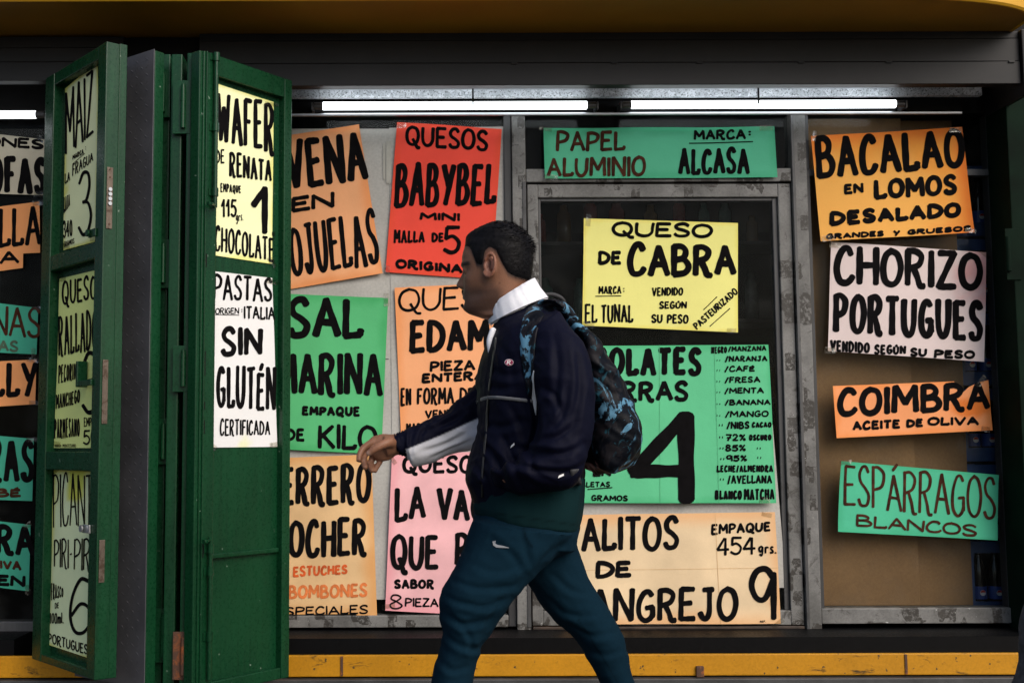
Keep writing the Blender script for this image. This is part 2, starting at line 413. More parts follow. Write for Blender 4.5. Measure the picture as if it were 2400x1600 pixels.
class Ink:
    """brush strokes laid on a sheet: pixel positions of the photograph are carried to the sheet's own plane"""
    def __init__(s, plane, warp): s.pl = plane; s.warp = warp; s.m = {}; s.k = 0; s.key = 0; s.sx = getattr(plane, 'sx', 1.0)
    def stroke(s, pts, wd, ink='ink'):
        v, f = s.m.setdefault((s.key, ink), ([], []))
        pts = resample([np.array(p, float) for p in pts], 5.0)
        # drop duplicates
        q = [pts[0]]
        for p in pts[1:]:
            if np.linalg.norm(p - q[-1]) > .15: q.append(p)
        if len(q) < 2: q.append(q[0] + np.array([.3, .3]))
        q = np.array(q); n = len(q)
        t = np.gradient(q, axis=0); t /= (np.linalg.norm(t, axis=1)[:, None] + 1e-9)
        nr = np.stack([-t[:, 1], t[:, 0]], 1)
        ph = random.random() * 6.28
        ar = np.arange(n) / max(1, n - 1)
        hw = wd * .53 * (1 + .07 * np.sin(ar * 4.5 + ph) + .04 * np.sin(ar * 13 + 2 * ph))
        hw = np.maximum(hw, .35); nr = nr * np.array([[s.sx, 1.0]]); t = t * np.array([[s.sx, 1.0]])
        left = [tuple(a) for a in q + nr * hw[:, None]]; right = [tuple(a) for a in q - nr * hw[:, None]]
        # blunt brush ends
        e = wd * .30
        sk = (random.random() - .5) * .5
        def cap(c, tt, nn, h):
            return [c + tt * e * (.55 + sk * .6) + nn * h * .82, c + tt * e + nn * h * .35, c + tt * e * 1.0 - nn * h * .35, c + tt * e * (.55 - sk * .6) - nn * h * .82]
        c1 = cap(q[-1], t[-1], nr[-1], hw[-1]); c0 = cap(q[0], -t[0], -nr[0], hw[0])
        s.k += 1
        off = .0012 + .00002 * (s.k % 40)
        b = len(v)
        for pnt in left + right + [tuple(x) for x in c1] + [tuple(x) for x in c0]:
            v.append(s.pl.at(pnt[0], pnt[1], off + s.warp(pnt[0], pnt[1])))
        for i in range(n - 1):
            f.append((b + i, b + n + i, b + n + i + 1, b + i + 1))
        e1 = b + 2 * n; f.append((b + n - 1, b + 2 * n - 1, e1 + 3, e1 + 2, e1 + 1, e1))
        e0 = e1 + 4; f.append((b + n, b, e0 + 3, e0 + 2, e0 + 1, e0))
    def word(s, text, quad, wd, ink='ink', jit=.02):
        """quad: BL, BR, TL, TR outer corners in photo pixels"""
        BL, BR, TL, TR = [np.array(q, float) for q in quad]
        W = np.linalg.norm((BR + TR) / 2 - (BL + TL) / 2); H = max(1.0, (np.linalg.norm(TL - BL) + np.linalg.norm(TR - BR)) / 2)
        wx = wd * (s.sx + (1 - s.sx) * .3); iw = min(.45, wx / 2 / W); ih = min(.45, wd / 2 / H)
        gap = wx * 1.06 + W * .003
        units = sum(G[c][0] for c in text); n = len(text)
        avail = W - wx - gap * (n - 1)
        if avail < W * .3: gap = (W - wd) * .5 / max(1, n - 1); avail = W - wd - gap * (n - 1)
        k = avail / units
        x = wx / 2
        for c in text:
            cw = G[c][0] * k
            dy = (random.random() - .5) * .05; sc = 1 + (random.random() - .5) * .06
            for (kind, pts) in G[c][1]:
                pts = [(p[0] + (random.random() - .5) * jit * 1.5, p[1] + (random.random() - .5) * jit) for p in pts]
                pl = catmull(pts) if kind == 'c' else [np.array(p) for p in pts]
                out = []
                for p in pl:
                    if G[c][0] < .1: sx = (x + cw / 2) / W + (p[0] - .5) * .02
                    else: sx = (x + p[0] * cw) / W
                    sy = ih + (1 - 2 * ih) * (p[1] * sc + dy)
                    out.append((BL * (1 - sx) + BR * sx) * (1 - sy) + (TL * (1 - sx) + TR * sx) * sy)
                s.stroke(out, wd, ink)
            x += cw + gap

POSTERS = []
def bil(q, a, b):
    BL, BR, TL, TR = q
    return (BL * (1 - a) + BR * a) * (1 - b) + (TL * (1 - a) + TR * a) * b
PGROUP = 'hand-lettered paper posters on the shop front'
def poster(label, plane, Z, corners, col, words, edge=None, lines=(), warp_amp=.005, seed=0, mottled=.10, top=None, bot=None, custom=None, cream=None, curl=0.0, group=PGROUP, tape=True):
    """corners TL TR BR BL in zoom coordinates; Z=(ox, oy, scale) of that zoom"""
    def z(p): return np.array([Z[0] + p[0] / Z[2], Z[1] + p[1] / Z[2]])
    TL, TR, BR, BL = [z(p) for p in corners]
    q = (BL, BR, TL, TR)
    ctr = (TL + TR + BR + BL) / 4
    ax = TR - TL; hh = np.linalg.norm(BL - TL); ww = np.linalg.norm(ax)
    def warp(u, v):
        a = math.sin(u * .021 + seed * 1.7 + v * .006) * math.sin(v * .013 + seed * 2.3)
        r = 0.0
        if curl:
            dd = max(0, abs((u - ctr[0]) / ww) * 2 - .55) * max(0, abs((v - ctr[1]) / hh) * 2 - .55)
            r = curl * dd
        return warp_amp * (a + 1.0) + r
    nx = max(10, int(ww / 9)); ny = max(10, int(hh / 9))
    V = []; Fc = []; ST = []
    sa = [i / nx for i in range(nx + 1)]
    if top: sa = sorted(set(sa) | set(p[0] for p in top))
    if bot: sa = sorted(set(sa) | set(p[0] for p in bot))
    tp = (lambda s_: float(np.interp(s_, [p[0] for p in top], [p[1] for p in top]))) if top else (lambda s_: 1.0)
    bt = (lambda s_: float(np.interp(s_, [p[0] for p in bot], [p[1] for p in bot]))) if bot else (lambda s_: 0.0)
    for j in range(ny + 1):
        for a in sa:
            t0, t1 = bt(a), tp(a)
            b = t0 + (t1 - t0) * j / ny
            p = bil(q, a, b)
            # hand-cut edges are never dead straight
            V.append(plane.at(p[0], p[1], warp(p[0], p[1]))); ST.append((a, b))
    n1 = len(sa)
    for j in range(ny):
        for i in range(n1 - 1):
            Fc.append((j * n1 + i, j * n1 + i + 1, (j + 1) * n1 + i + 1, (j + 1) * n1 + i))
    nf = len(V)
    for k in range(nf): V.append(V[k] - plane.n * .0005)
    Fc += [tuple(i + nf for i in f[::-1]) for f in list(Fc)]
    rim = [i for i in range(n1)] + [j * n1 + n1 - 1 for j in range(1, ny + 1)] + [ny * n1 + i for i in range(n1 - 2, -1, -1)] + [j * n1 for j in range(ny - 1, 0, -1)]
    for i in range(len(rim)):
        a, b = rim[i], rim[(i + 1) % len(rim)]; Fc.append((b, a, a + nf, b + nf))
    o = mk('poster', V, Fc, M['paper'], smooth=False)
    tag(o, label, 'poster', group)
    ST = np.array(ST + ST); A, B = ST[:, 0], ST[:, 1]
    c = np.array(col, float)[None, :].repeat(len(ST), 0)
    p3 = np.stack([A * ww / 60 + seed * 7.1, B * hh / 60, np.full_like(A, seed * 3.3)], 1)
    nz = fbm(p3, seed, 4)
    c *= (1 + mottled * nz)[:, None]
    if edge is not None:                         # sun-faded middle, stronger colour left at the borders
        ec, wdt = edge
        d = np.minimum(np.minimum(A, 1 - A) * ww, np.minimum(B, 1 - B) * hh)
        f = (1 - ss(0, wdt, d + 14 * nz)) * .85
        c = c * (1 - f[:, None]) + np.array(ec)[None, :] * f[:, None]
    if cream is not None:                        # (colour, centre s, t, radius): one big discoloured patch
        for (cc, s0, t0, rr) in cream:
            d = np.sqrt((A - s0) ** 2 + (B - t0) ** 2) + .25 * nz
            f = 1 - ss(rr * .4, rr, d)
            c = c * (1 - f[:, None]) + np.array(cc)[None, :] * f[:, None]
    at = o.data.color_attributes.new('Col', 'FLOAT_COLOR', 'POINT')
    at.data.foreach_set('color', np.concatenate([np.clip(c, 0, 1), np.ones((len(c), 1))], 1).astype(np.float32).ravel())
    ik = Ink(plane, warp)
    for wi, wd in enumerate(words):
        if wd[0] not in (':', 'REF.') and not (wi and words[wi - 1][0] == '"' and wd[0] != '"') and not (wd[0].startswith('/') and words[wi - 1][0] == 'NEGRO'): ik.key += 1
        text, l, r_, wt = wd[:4]
        sl = wd[4] if len(wd) > 4 else 0.0
        ink = wd[5] if len(wd) > 5 else 'ink'
        zz = wd[6] if len(wd) > 6 else Z
        def z2(p): return np.array([zz[0] + p[0] / zz[2], zz[1] + p[1] / zz[2]])
        BLw = z2((l[0], l[2])); TLw = z2((l[0], l[1])); BRw = z2((r_[0], r_[2])); TRw = z2((r_[0], r_[1]))
        hL = BLw[1] - TLw[1]; hR = BRw[1] - TRw[1]
        TLw = TLw + np.array([sl * hL / 2, 0]); BLw = BLw - np.array([sl * hL / 2, 0])
        TRw = TRw + np.array([sl * hR / 2, 0]); BRw = BRw - np.array([sl * hR / 2, 0])
        ik.word(text, (BLw, BRw, TLw, TRw), wt / zz[2], ink)
    for ln in lines:
        ik.key += 1
        zz = ln[3] if len(ln) > 3 else Z
        ik.stroke([np.array([zz[0] + ln[0][0] / zz[2], zz[1] + ln[0][1] / zz[2]]), np.array([zz[0] + ln[1][0] / zz[2], zz[1] + ln[1][1] / zz[2]])], ln[2] / zz[2], ln[4] if len(ln) > 4 else 'ink')
    rng = random.Random(seed * 13 + 5)
    for ci, (a_, b_) in enumerate(((0, 1), (1, 1), (0, 0), (1, 0))):
        if tape and rng.random() < .72 and not (top and b_ == 1 and 0) and not (bot and b_ == 0):
            c_ = bil(q, .5 + (a_ - .5) * rng.uniform(.90, .99), .5 + (b_ - .5) * rng.uniform(.93, .995))
            an = rng.choice((.75, -.75, .1, 1.5)) + rng.uniform(-.2, .2) if rng.random() < .5 else rng.uniform(-.15, .15)
            w_, h_ = rng.uniform(20, 34), rng.uniform(9, 14)
            pp = []
            for (sx_, sy_) in ((-1, -1), (1, -1), (1, 1), (-1, 1)):
                x_, y_ = sx_ * w_ / 2, sy_ * h_ / 2
                u_, v_ = c_[0] + x_ * math.cos(an) - y_ * math.sin(an), c_[1] + x_ * math.sin(an) + y_ * math.cos(an)
                pp.append(plane.at(u_, v_, .0024 + warp(c_[0], c_[1]) + .0008 * sx_ * sy_))
            mk('tape_piece', pp + [p_ - plane.n * .0003 for p_ in pp], [(3, 2, 1, 0), (4, 5, 6, 7), (0, 1, 5, 4), (1, 2, 6, 5), (2, 3, 7, 6), (3, 0, 4, 7)], M['tape'], parent=o)
    ik.key += 1
    if custom: custom(ik)
    multi = len(set(k[1] for k in ik.m)) > 1
    for (key, ink), (v, f) in ik.m.items():
        lab = {'ink_brown': 'faded brown brush lettering', 'ink_orange': 'orange brush lettering', 'ink_pale': 'pale orange brush lettering', 'ink_moss': 'faded green-brown lettering'}.get(ink)
        lo = mk('sheet_seam' if ink.startswith('seam') else 'lettering', v, f, M[ink], parent=o)
        if lab and multi: lo['label'] = lab
    return o
# ------------------------------------------------------------------ setting
def X(u, v, Y): return P(u, v, Y).x
def Zc(v, Y, u=1200): return P(u, v, Y).z
g = MB(); g.box(-400, 400, -400, 400, -.2, 0); tag(g.build('pavement', M['paving']), kind='structure')

FY = -.03                                        # front of the window frames
ZSTEP = Zc(1533, -.28); ZSTEPB = Zc(1584, -.28)
XL, XR = X(-700, 900, 0), X(2900, 900, 0)
ZTOP = 3.9
ZHEAD = Zc(268, FY)                              # underside of the dark header
ZSILL = Zc(1468, FY)
# building carcass
bld = empty('shop_building', (0, 0, 0))
tag(bld, 'dark shop front with grey aluminium windows and a glazed door behind the paper posters', 'shop')
b = MB()
b.box(XL, XR, -.02, 3.0, ZHEAD, ZTOP)            # header above the windows
b.box(XL, XL + .3, -.02, 3.0, 0, ZHEAD); b.box(XR - .3, XR, -.02, 3.0, 0, ZHEAD)
b.box(XL + .3, XR - .3, 2.9, 3.0, 0, ZHEAD)
xc0, xc1 = X(95, 850, 0), X(640, 850, 0)
b.box(xc0, xc1, -.019, .35, 0, ZHEAD)            # column between the two shop windows
xj = X(2371, 850, FY)
b.box(xj, XR - .3, -.018, .35, 0, ZHEAD)
b.build('wall', M['black'], bld)
b = MB(); b.box(X(289, 100, -.32), X(465, 100, -.32), -.30, -.0205, Zc(190, -.32), Zc(73, -.36) - .003); b.build('dark_filler', M['black'], bld)  # black filler box added to darken the gap between the shutter boxes
b = MB(); b.box(XL + .3, XR - .3, .36, 2.9, .02, .25); b.build('floor', M['dark'], bld)
b = MB(); zpl = Zc(1494, -.262); b.box(xc1, xj, -.262, .34, 0, zpl); b.box(XL + .3, xc0, -.262, .34, 0, zpl)
b.build('plinth', M['plinth'], bld)
# window frames -------------------------------------------------
def bars(name, lst, mat, parent, y0, y1, bev=.004):
    for (x0, x1, z0, z1) in lst:
        m = MB(); m.box(min(x0, x1), max(x0, x1), y0, y1, min(z0, z1), max(z0, z1), bev=bev); o = m.build(name, mat, parent)
    return o
U = lambda u, v=850: X(u, v, FY)
Vv = lambda v: Zc(v, FY)
ZB = ZSILL
# left shop window (behind the oat, salt and cheese posters)
lw = empty('window', (0, 0, 0)); lw.parent = bld
bars('mullion', [(U(1205), U(1237), ZB - .05, ZHEAD)], M['alu'], lw, FY - .012, .05)
bars('glazing_bead', [(U(1228.5), U(1237), ZB, Vv(428))], M['alu_dark'], lw, FY - .016, FY - .0125, .0015)
bars('mullion', [(U(1186), U(1204), ZB, ZHEAD)], M['alu_edge'], lw, FY + .004, .045)  # dark bar standing in for the shadow gap beside the mullion
bars('window_sill', [(U(640), U(1185), Vv(1468), Vv(1440))], M['alu'], lw, FY - .008, .05)
m = MB(); m.box(U(640), U(1186), -.004, 0, Vv(1439), ZHEAD); m.build('pane', M['glass'], lw)
# door
dr = empty('door', (0, 0, 0)); dr.parent = bld
xd0, xd1 = U(1241), U(1866)
bars('transom', [(U(1238), U(1867), Vv(428), Vv(397))], M['alu'], dr, FY - .008, .05)
bars('stile', [(xd0, U(1266), Vv(1466), Vv(432)), (U(1836), xd1, Vv(1466), Vv(432))], M['alu'], dr, FY + .002, .04)
bars('rail', [(U(1266), U(1836), Vv(463), Vv(432)), (U(1266), U(1836), Vv(1466), Vv(1432))], M['alu'], dr, FY + .0035, .039)
bars('gasket', [(U(1266), U(1273), Vv(1432), Vv(463)), (U(1824), U(1836), Vv(1432), Vv(463)), (U(1273), U(1824), Vv(471), Vv(463))], M['alu_dark'], dr, FY + .018, .03)
m = MB(); m.box(U(1266), U(1836), -.003, .001, Vv(1432), Vv(463)); m.build('pane', M['glass'], dr)
m = MB(); m.box(U(1238), U(1867), -.003, .001, Vv(397), ZHEAD); m.build('pane', M['glass'], dr)
bars('kick_rail', [(U(1241), U(1866), Vv(1490), Vv(1468))], plain('brown_worn_threshold', (.035, .02, .012), .6, var=.6, vscale=20), dr, FY - .005, .05)
# right shop window
rw = empty('window', (0, 0, 0)); rw.parent = bld
bars('mullion', [(U(1869), U(1904), ZB - .10, ZHEAD)], M['alu'], rw, FY - .012, .05)
bars('glazing_bead', [(U(1869), U(1876), ZB - .08, ZHEAD)], M['alu_dark'], rw, FY - .016, FY - .0125, .0015)
bars('jamb', [(U(2343), U(2371), ZB, ZHEAD)], M['alu_dark'], rw, FY - .012, .05)
bars('window_sill', [(U(1905), U(2342), Vv(1463), Vv(1427))], M['alu'], rw, FY - .006, .05)
bars('transom', [(U(1905), U(2342), Vv(414), Vv(399))], M['alu_dark'], rw, FY + .006, .03, .002)
bars('gasket', [(U(1905), U(1914), Vv(1427), Vv(414)), (U(1905), U(1914), Vv(399), ZHEAD)], M['alu_edge'], rw, FY + .004, .03, .002)
m = MB(); m.box(U(1905), U(2343), -.003, .001, Vv(1427), ZHEAD); m.build('pane', M['glass'], rw)
# far left shop window
fw = empty('window', (0, 0, 0)); fw.parent = bld
bars('window_sill', [(XL + .3, U(97), Vv(1476), Vv(1452))], M['alu_dark'], fw, FY - .006, .05)
m = MB(); m.box(XL + .3, U(97), -.003, .001, Vv(1452), ZHEAD); m.build('pane', M['glass'], fw)

# yellow step along the foot of the shop
XK0, XK1 = XL, XR
m = MB()
xs = [X(-700, 1550, -.28), X(1 + 800, 1550, -.28), X(1945 + 145, 1550, -.28), XR]
m = MB(); m.box(XK0, XK1, -.28, -.2625, ZSTEPB, ZSTEP, bev=.005)
st = m.build('step', M['yellow']); tag(st, kind='structure')
m = MB()
for u in (801, 2124):
    m.box(X(u - 3, 1550, -.284), X(u + 3, 1550, -.284), -.284, -.270, ZSTEPB + .004, ZSTEP - .004, bev=.001)
m.box(X(1632, 1550, -.292), X(1650, 1550, -.292), -.292, -.272, Zc(1588, -.292), Zc(1562, -.292), bev=.003)
m.build('joint', M['rust'], st)
m = MB(); m.box(XK0, XK1, -.31, -.2625, 0, ZSTEPB - .006, bev=.004)
o = m.build('kerb', plain('dark_metal_kerb', (.05, .05, .052), .5, .2, var=.35, bmp=.2)); tag(o, kind='structure')

# canopy ---------------------------------------------------------
cn = empty('canopy', (0, -.6, 2.9))
tag(cn, 'yellow painted canopy overhead with a rounded right end and brighter outer lip', 'canopy')
ZC = Zc(72, -.36); xe = X(2399, 40, -.45)
# plan outline of the soffit: straight front edge, rounded right corner
YF = -.70
ol = [(XL - 1, YF)]
cxr, cyr, rx, ry = xe - .63, YF + .25, .63, .25
for k in range(0, 19):
    a = -math.pi / 2 + math.pi / 2 * k / 18
    ol.append((cxr + rx * math.cos(a), cyr + ry * math.sin(a)))
ol.append((xe, -.02))
V = [(x, y, ZC) for x, y in ol] + [(XL - 1, -.02, ZC)]
V2 = [(x, y, ZC + .05) for x, y, z in V]
n = len(V)
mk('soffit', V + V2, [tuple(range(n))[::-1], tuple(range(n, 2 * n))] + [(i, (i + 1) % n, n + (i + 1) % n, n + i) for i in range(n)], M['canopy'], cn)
# outer lip flares up and out round the edge
V = []; Fc = []
def nrm(i):
    a = np.array(ol[max(0, i - 1)]); c = np.array(ol[min(len(ol) - 1, i + 1)]); t = c - a; t = t / np.linalg.norm(t); return np.array([t[1], -t[0]])
rows = [(.0, -.002), (.012, -.004), (.020, .004), (.03, .12), (.045, .36), (.035, .37), (.018, .12), (.001, .051)]
for i, (x, y) in enumerate(ol):
    q = nrm(i)
    for (d_, h_) in rows: V.append((x + q[0] * d_, y + q[1] * d_, ZC + h_))
nr_ = len(rows)
for i in range(len(ol) - 1):
    for j in range(nr_): Fc.append((i * nr_ + j, (i + 1) * nr_ + j, (i + 1) * nr_ + (j + 1) % nr_, i * nr_ + (j + 1) % nr_))
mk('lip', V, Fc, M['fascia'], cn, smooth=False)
m = MB(); m.box(XL - 1, xe - .05, -.40, .6, ZC + .10, ZC + .55); m.build('roof', M['dark'], cn)

# roller shutter boxes ---------------------------------------------
def shutter(u0, u1, label, vt, vb, lines):
    YS = -.34
    x0, x1 = X(u0, 140, YS), X(u1, 140, YS); zt, zb = Zc(vt, YS), Zc(vb, YS)
    r = empty('shutter_box', ((x0 + x1) / 2, YS, zb)); tag(r, label, 'shutter box', 'roller shutter boxes')
    edges = [zt] + [Zc(v, YS) for v in lines] + [zb]
    m = MB()
    for i, (a, c) in enumerate(zip(edges[:-1], edges[1:])):
        m.box(x0, x1, YS + (.006 if i == 0 else 0) + .003 * (i % 2), YS + .045, c + (.0022 if i < len(edges) - 2 else 0), a, bev=.0025)
    m.build('casing', M['shutter'], r)
    m = MB(); m.box(x0 + .02, x1 - .02, YS + .05, YS + .09, zb + .012, zt - .01); m.build('slat_curtain', M['shutter_line'], r)
    return r, x0, x1, zt, zb
r, x0, x1, zt, zb = shutter(466, 2391, 'long dark grey roller shutter box above the main window and door', 76, 200, (94, 148))
m = MB(); m.box(x1 + .001, x1 + .02, -.36, -.02, Zc(230, -.34), zt, bev=.004); m.build('end_plate', M['shutter'], r)
for u in (1205, 1440, 1640, 1878, 2084, 2372):
    m = MB(); m.box(X(u - 7, 148, -.346), X(u + 7, 148, -.346), -.346, -.334, Zc(151, -.345), Zc(146, -.345), bev=.002); m.build('rivet_strap', M['shutter'], r)
shutter(-700, 288, 'dark grey roller shutter box above the far left window, behind the folded doors', 82, 186, (108, 142))

# fluorescent lamps -------------------------------------------------
gr = empty('lamp_channel', (X(1500, 215, -.10), -.1, Zc(228, -.10)))
tag(gr, 'galvanised steel channel and bright rail running above the lamps under the shutter box', 'lamp channel')
YG = -.10
m = MB(); m.box(X(672, 215, YG), X(2302, 215, YG), YG, YG + .03, Zc(227, YG), Zc(200, YG) + .02, bev=.002); m.build('channel', M['galv'], gr)
m = MB(); m.box(X(672, 215, YG), X(1375, 215, YG), YG - .03, YG, Zc(206, YG - .03), Zc(203.5, YG - .03)); m.box(X(1480, 215, YG), X(2098, 215, YG), YG - .03, YG, Zc(206, YG - .03), Zc(203.5, YG - .03)); m.build('flange', M['chrome'], gr)
YR = -.13
m = MB(); m.box(X(672, 266, YR), X(2256, 266, YR), YR, YR + .012, Zc(270.5, YR), Zc(264, YR), bev=.003)
m.build('rail', M['chrome'], gr)
m = MB(); m.box(X(672, 250, -.07), X(2256, 250, -.07), -.07, -.0205, Zc(262, -.07), Zc(236, -.07), bev=.003); m.build('backing_strip', M['black'], gr)
def lamp(u0, u1, v, label, ut=None, mat='tube', cap=True, YT=-.15):
    c0, c1 = P(u0, v, YT), P(u1, v, YT); z = (c0.z + c1.z) / 2
    c0.z = c1.z = z
    r = empty('fluorescent_lamp', ((c0.x + c1.x) / 2, YT, z)); tag(r, label, 'lamp', 'fluorescent tube lamps')
    m = MB(); m.tube(c0, c1, .0172, 20); m.build('tube', M[mat], r, smooth=False)
    for s, c in ((-1, c0), (1, c1)):
        m = MB(); m.tube(c + Vector((s * .001, 0, 0)), c + Vector((s * .038, 0, 0)), .0150, 16); m.tube(c + Vector((s * .0385, 0, 0)), c + Vector((s * .046, 0, 0)), .008, 10)
        m.box(c.x + s * .046 - .004, c.x + s * .046 + .004, YT - .010, -.071, z - .018, z + .014, bev=.002)
        m.build('socket', M['cap'], r)
    if ut:
        h = P(ut, v - 2, YT)
        m = MB(); m.box(h.x - .004, h.x + .004, YT - .021, YT - .017, z - .004, Zc(202, YT - .02), bev=.001)
        m.tube((h.x - .03, YT - .019, Zc(202, YT)), (h.x + .03, YT - .019, Zc(202, YT)), .004, 8)
        m.build('cable_tie', M['cable'], r)
lamp(757, 1375, 248, 'lit white fluorescent tube above the red cheese poster, left one of the long pair', 1108)
lamp(1480, 2098, 245, 'lit white fluorescent tube above the glazed door, right one of the long pair', 1775)
lamp(-530, 84, 270, 'lit white fluorescent tube in the far left window beyond the green folding door', None, 'tube_dim')

# boards behind the posters -------------------------------------------
def board(name, label, cat, mat, Y0, Y1, quad, parent=None):
    ps = [P(u, v, Y0) for u, v in quad]; qs = [Vector((p.x, Y1, p.z)) for p in ps]
    o = mk(name, ps + qs, [(3, 2, 1, 0), (4, 5, 6, 7), (0, 1, 5, 4), (1, 2, 6, 5), (2, 3, 7, 6), (3, 0, 4, 7)], M[mat]); return tag(o, label, cat)
b1 = board('backing_board', 'pale grey stained board behind the left column of posters beside the green door', 'board', 'board', -.012, -.0075, [(640, 302), (915, 302), (926, 1404), (640, 1404)])
b2 = board('backing_board', 'pale grey board strip behind the cheese posters, next to the left mullion', 'board', 'board', -.0150, -.0105, [(912, 300), (1182, 297), (1186, 1402), (922, 1404)])
b3 = board('backing_board', 'pale grey board in the lower door pane behind the green and tan posters', 'board', 'board', -.0105, -.006, [(1274, 1150), (1811, 995), (1843, 1376), (1280, 1400)])
m = MB()
for (u0, v0, u1, v1) in ((905, 330, 917, 430), (898, 336, 903, 420)):
    m.box(X(u0, v0, -.0165), X(u1, v1, -.0165), -.0165, -.0155, Zc(v1, -.0165), Zc(v0, -.0165))
m.build('tape_strip', plain('old_tape', (.42, .41, .36), .5), b2)
m = MB(); m.box(X(640, 840, -.0127), X(911, 840, -.0127), -.0127, -.0122, Zc(841.2, -.0127), Zc(839.2, -.0127)); m.build('crack', M['alu_edge'], b1)
cards = [('brown cardboard sheet filling the left part of the right window', [(1886, 300), (2215, 270), (2262, 1422), (1926, 1422)]),]
YCB = .10
def cboard(label, u0, u1, v0, v1, Y, th=.012):
    m = MB(); m.box(X(u0, 850, Y), X(u1, 850, Y), Y, Y + th, Zc(v1, Y), Zc(v0, Y), bev=.002)
    return tag(m.build('cardboard_sheet', M['card']), label, 'cardboard', 'cardboard sheets in the right window')
cboard('wide brown cardboard sheet behind the chorizo poster, left in the right window', 1880, 2134, 256, 1421, .062, .008)
cboard('narrow brown cardboard sheet beside the blue crates in the right window', 2132, 2256, 256, 1421, .098)

# blue crates with bottles behind the right window
xb0, xb1 = X(2258, 1300, .12), X(2420, 1300, .12)
zb0 = Zc(1425, .12)
for k in range(6):
    z0 = ZSILL + .022 + k * .335
    if z0 + .3 > ZHEAD: break
    r = empty('bottle_crate', ((xb0 + xb1) / 2, .28, z0))
    tag(r, ['blue plastic bottle crate at the bottom of the stack behind the right window', 'blue plastic bottle crate second from the bottom behind the right window', 'blue plastic bottle crate behind the green asparagus poster corner', 'blue plastic bottle crate beside the torn orange poster', 'blue plastic bottle crate behind the white poster right edge', 'blue plastic bottle crate at the top of the stack in the right window'][k], 'crate', 'blue bottle crates in the right window')
    m = MB()
    m.box(xb0, xb1, .10, .42, z0, z0 + .02); m.box(xb0, xb0 + .035, .10, .42, z0 + .02, z0 + .32); m.box(xb1 - .012, xb1, .10, .42, z0 + .02, z0 + .32)
    m.box(xb0 + .035, xb1 - .012, .408, .42, z0 + .02, z0 + .32); m.box(xb0 + .035, xb1 - .012, .10, .112, z0 + .27, z0 + .32); m.box(xb0 + .035, xb1 - .012, .10, .112, z0 + .02, z0 + .06)
    m.build('crate_body', M['crate'], r)
    for j in range(3):
        bx = xb0 + .082 + j * .073
        if bx > xb1 - .04: break
        bt = MB(); bt.lathe((bx, .16, z0 + .022), [(.028, 0), (.031, .01), (.031, .10), (.029, .12), (.031, .14), (.030, .17), (.018, .215), (.0125, .235), (.0125, .26)])
        bo = tag(bt.build('bottle', M['bottle'], smooth=True), ['dark cola bottle, leftmost in the ', 'dark cola bottle, middle one in the ', 'dark cola bottle, rightmost in the '][j] + ['bottom', 'second', 'third', 'fourth', 'fifth', 'sixth'][k] + ' blue crate of the stack' + ('' if k == 0 else ' from the bottom'), 'bottle', 'cola bottles in blue crates')
        lb = MB(); lb.lathe((bx, .16, z0 + .022 + .045), [(.0318, 0), (.0318, .055)]); lb.build('label', M['bluelabel'], bo)
        # round emblem: red upper half, white wave, blue lower half
        em = MB(); cx_, cz_ = bx, z0 + .022 + .0725
        for (mm, a0, a1, nm) in (('red', .10, math.pi - .02, 'emblem'), ('white', 0, 0, 'emblem')):
            q = MB(); pts = []
            if mm == 'white':
                for t in range(20):
                    a = 2 * math.pi * t / 20; pts.append((math.cos(a) * .0125, math.sin(a) * .0125))
                off = .0335
            else:
                for t in range(13):
                    a = a0 + (a1 - a0) * t / 12; pts.append((math.cos(a) * .0110, math.sin(a) * .0110 + .001))
                off = .0339
            vv = [(cx_ + p[0], .16 - off, cz_ + p[1]) for p in pts] + [(cx_ + p[0], .16 - off + .0012, cz_ + p[1]) for p in pts]
            n_ = len(pts)
            q.add(vv, [tuple(range(n_)), tuple(range(2 * n_ - 1, n_ - 1, -1))] + [(i, n_ + i, n_ + (i + 1) % n_, (i + 1) % n_) for i in range(n_)])
            q.build(nm, M[mm], bo)

# dim shelves inside, seen through the door glass
sh = empty('shelf_unit', (X(1550, 600, .9), .95, .25)); tag(sh, 'dim shop shelves with jars seen through the dark door glass', 'shelves')
sx0, sx1 = X(1180, 600, .9), X(1960, 600, .9)
shm = plain('dim_shelf_wood', (.05, .04, .035), .6)
for z in (.62, 1.02, 1.42, 1.82, 2.22):
    m = MB(); m.box(sx0, sx1, .85, 1.15, z, z + .02, bev=.002); m.build('shelf_board', shm, sh)
m = MB(); m.box(sx0 - .03, sx0 - .001, .85, 1.15, .25, 2.5); m.box(sx1 + .001, sx1 + .03, .85, 1.15, .25, 2.5); m.build('side_panel', shm, sh)
jm = [plain('jar_' + n_, c_, .2, var=.3, vscale=30) for n_, c_ in (('amber', (.10, .05, .015)), ('grey', (.12, .12, .11)), ('teal', (.03, .08, .07)), ('red', (.14, .02, .015)))]
random.seed(3)
for z, nm in ((1.44, 'lower'), (1.84, 'middle'), (2.24, 'upper')):
    xx = sx0 + .06
    while xx < sx1 - .06:
        h = random.uniform(.14, .26); r_ = random.uniform(.03, .045)
        m = MB(); m.lathe((xx, .93, z), [(r_ * .9, 0), (r_, .01), (r_, h * .75), (r_ * .6, h * .85), (r_ * .6, h)], 12)
        tag(m.build('jar', random.choice(jm), smooth=True), 'dim jar standing on the %s shelf behind the dark door glass' % nm, 'jar', 'jars on the %s shelf inside' % nm)
        xx += r_ * 2 + random.uniform(.01, .09)

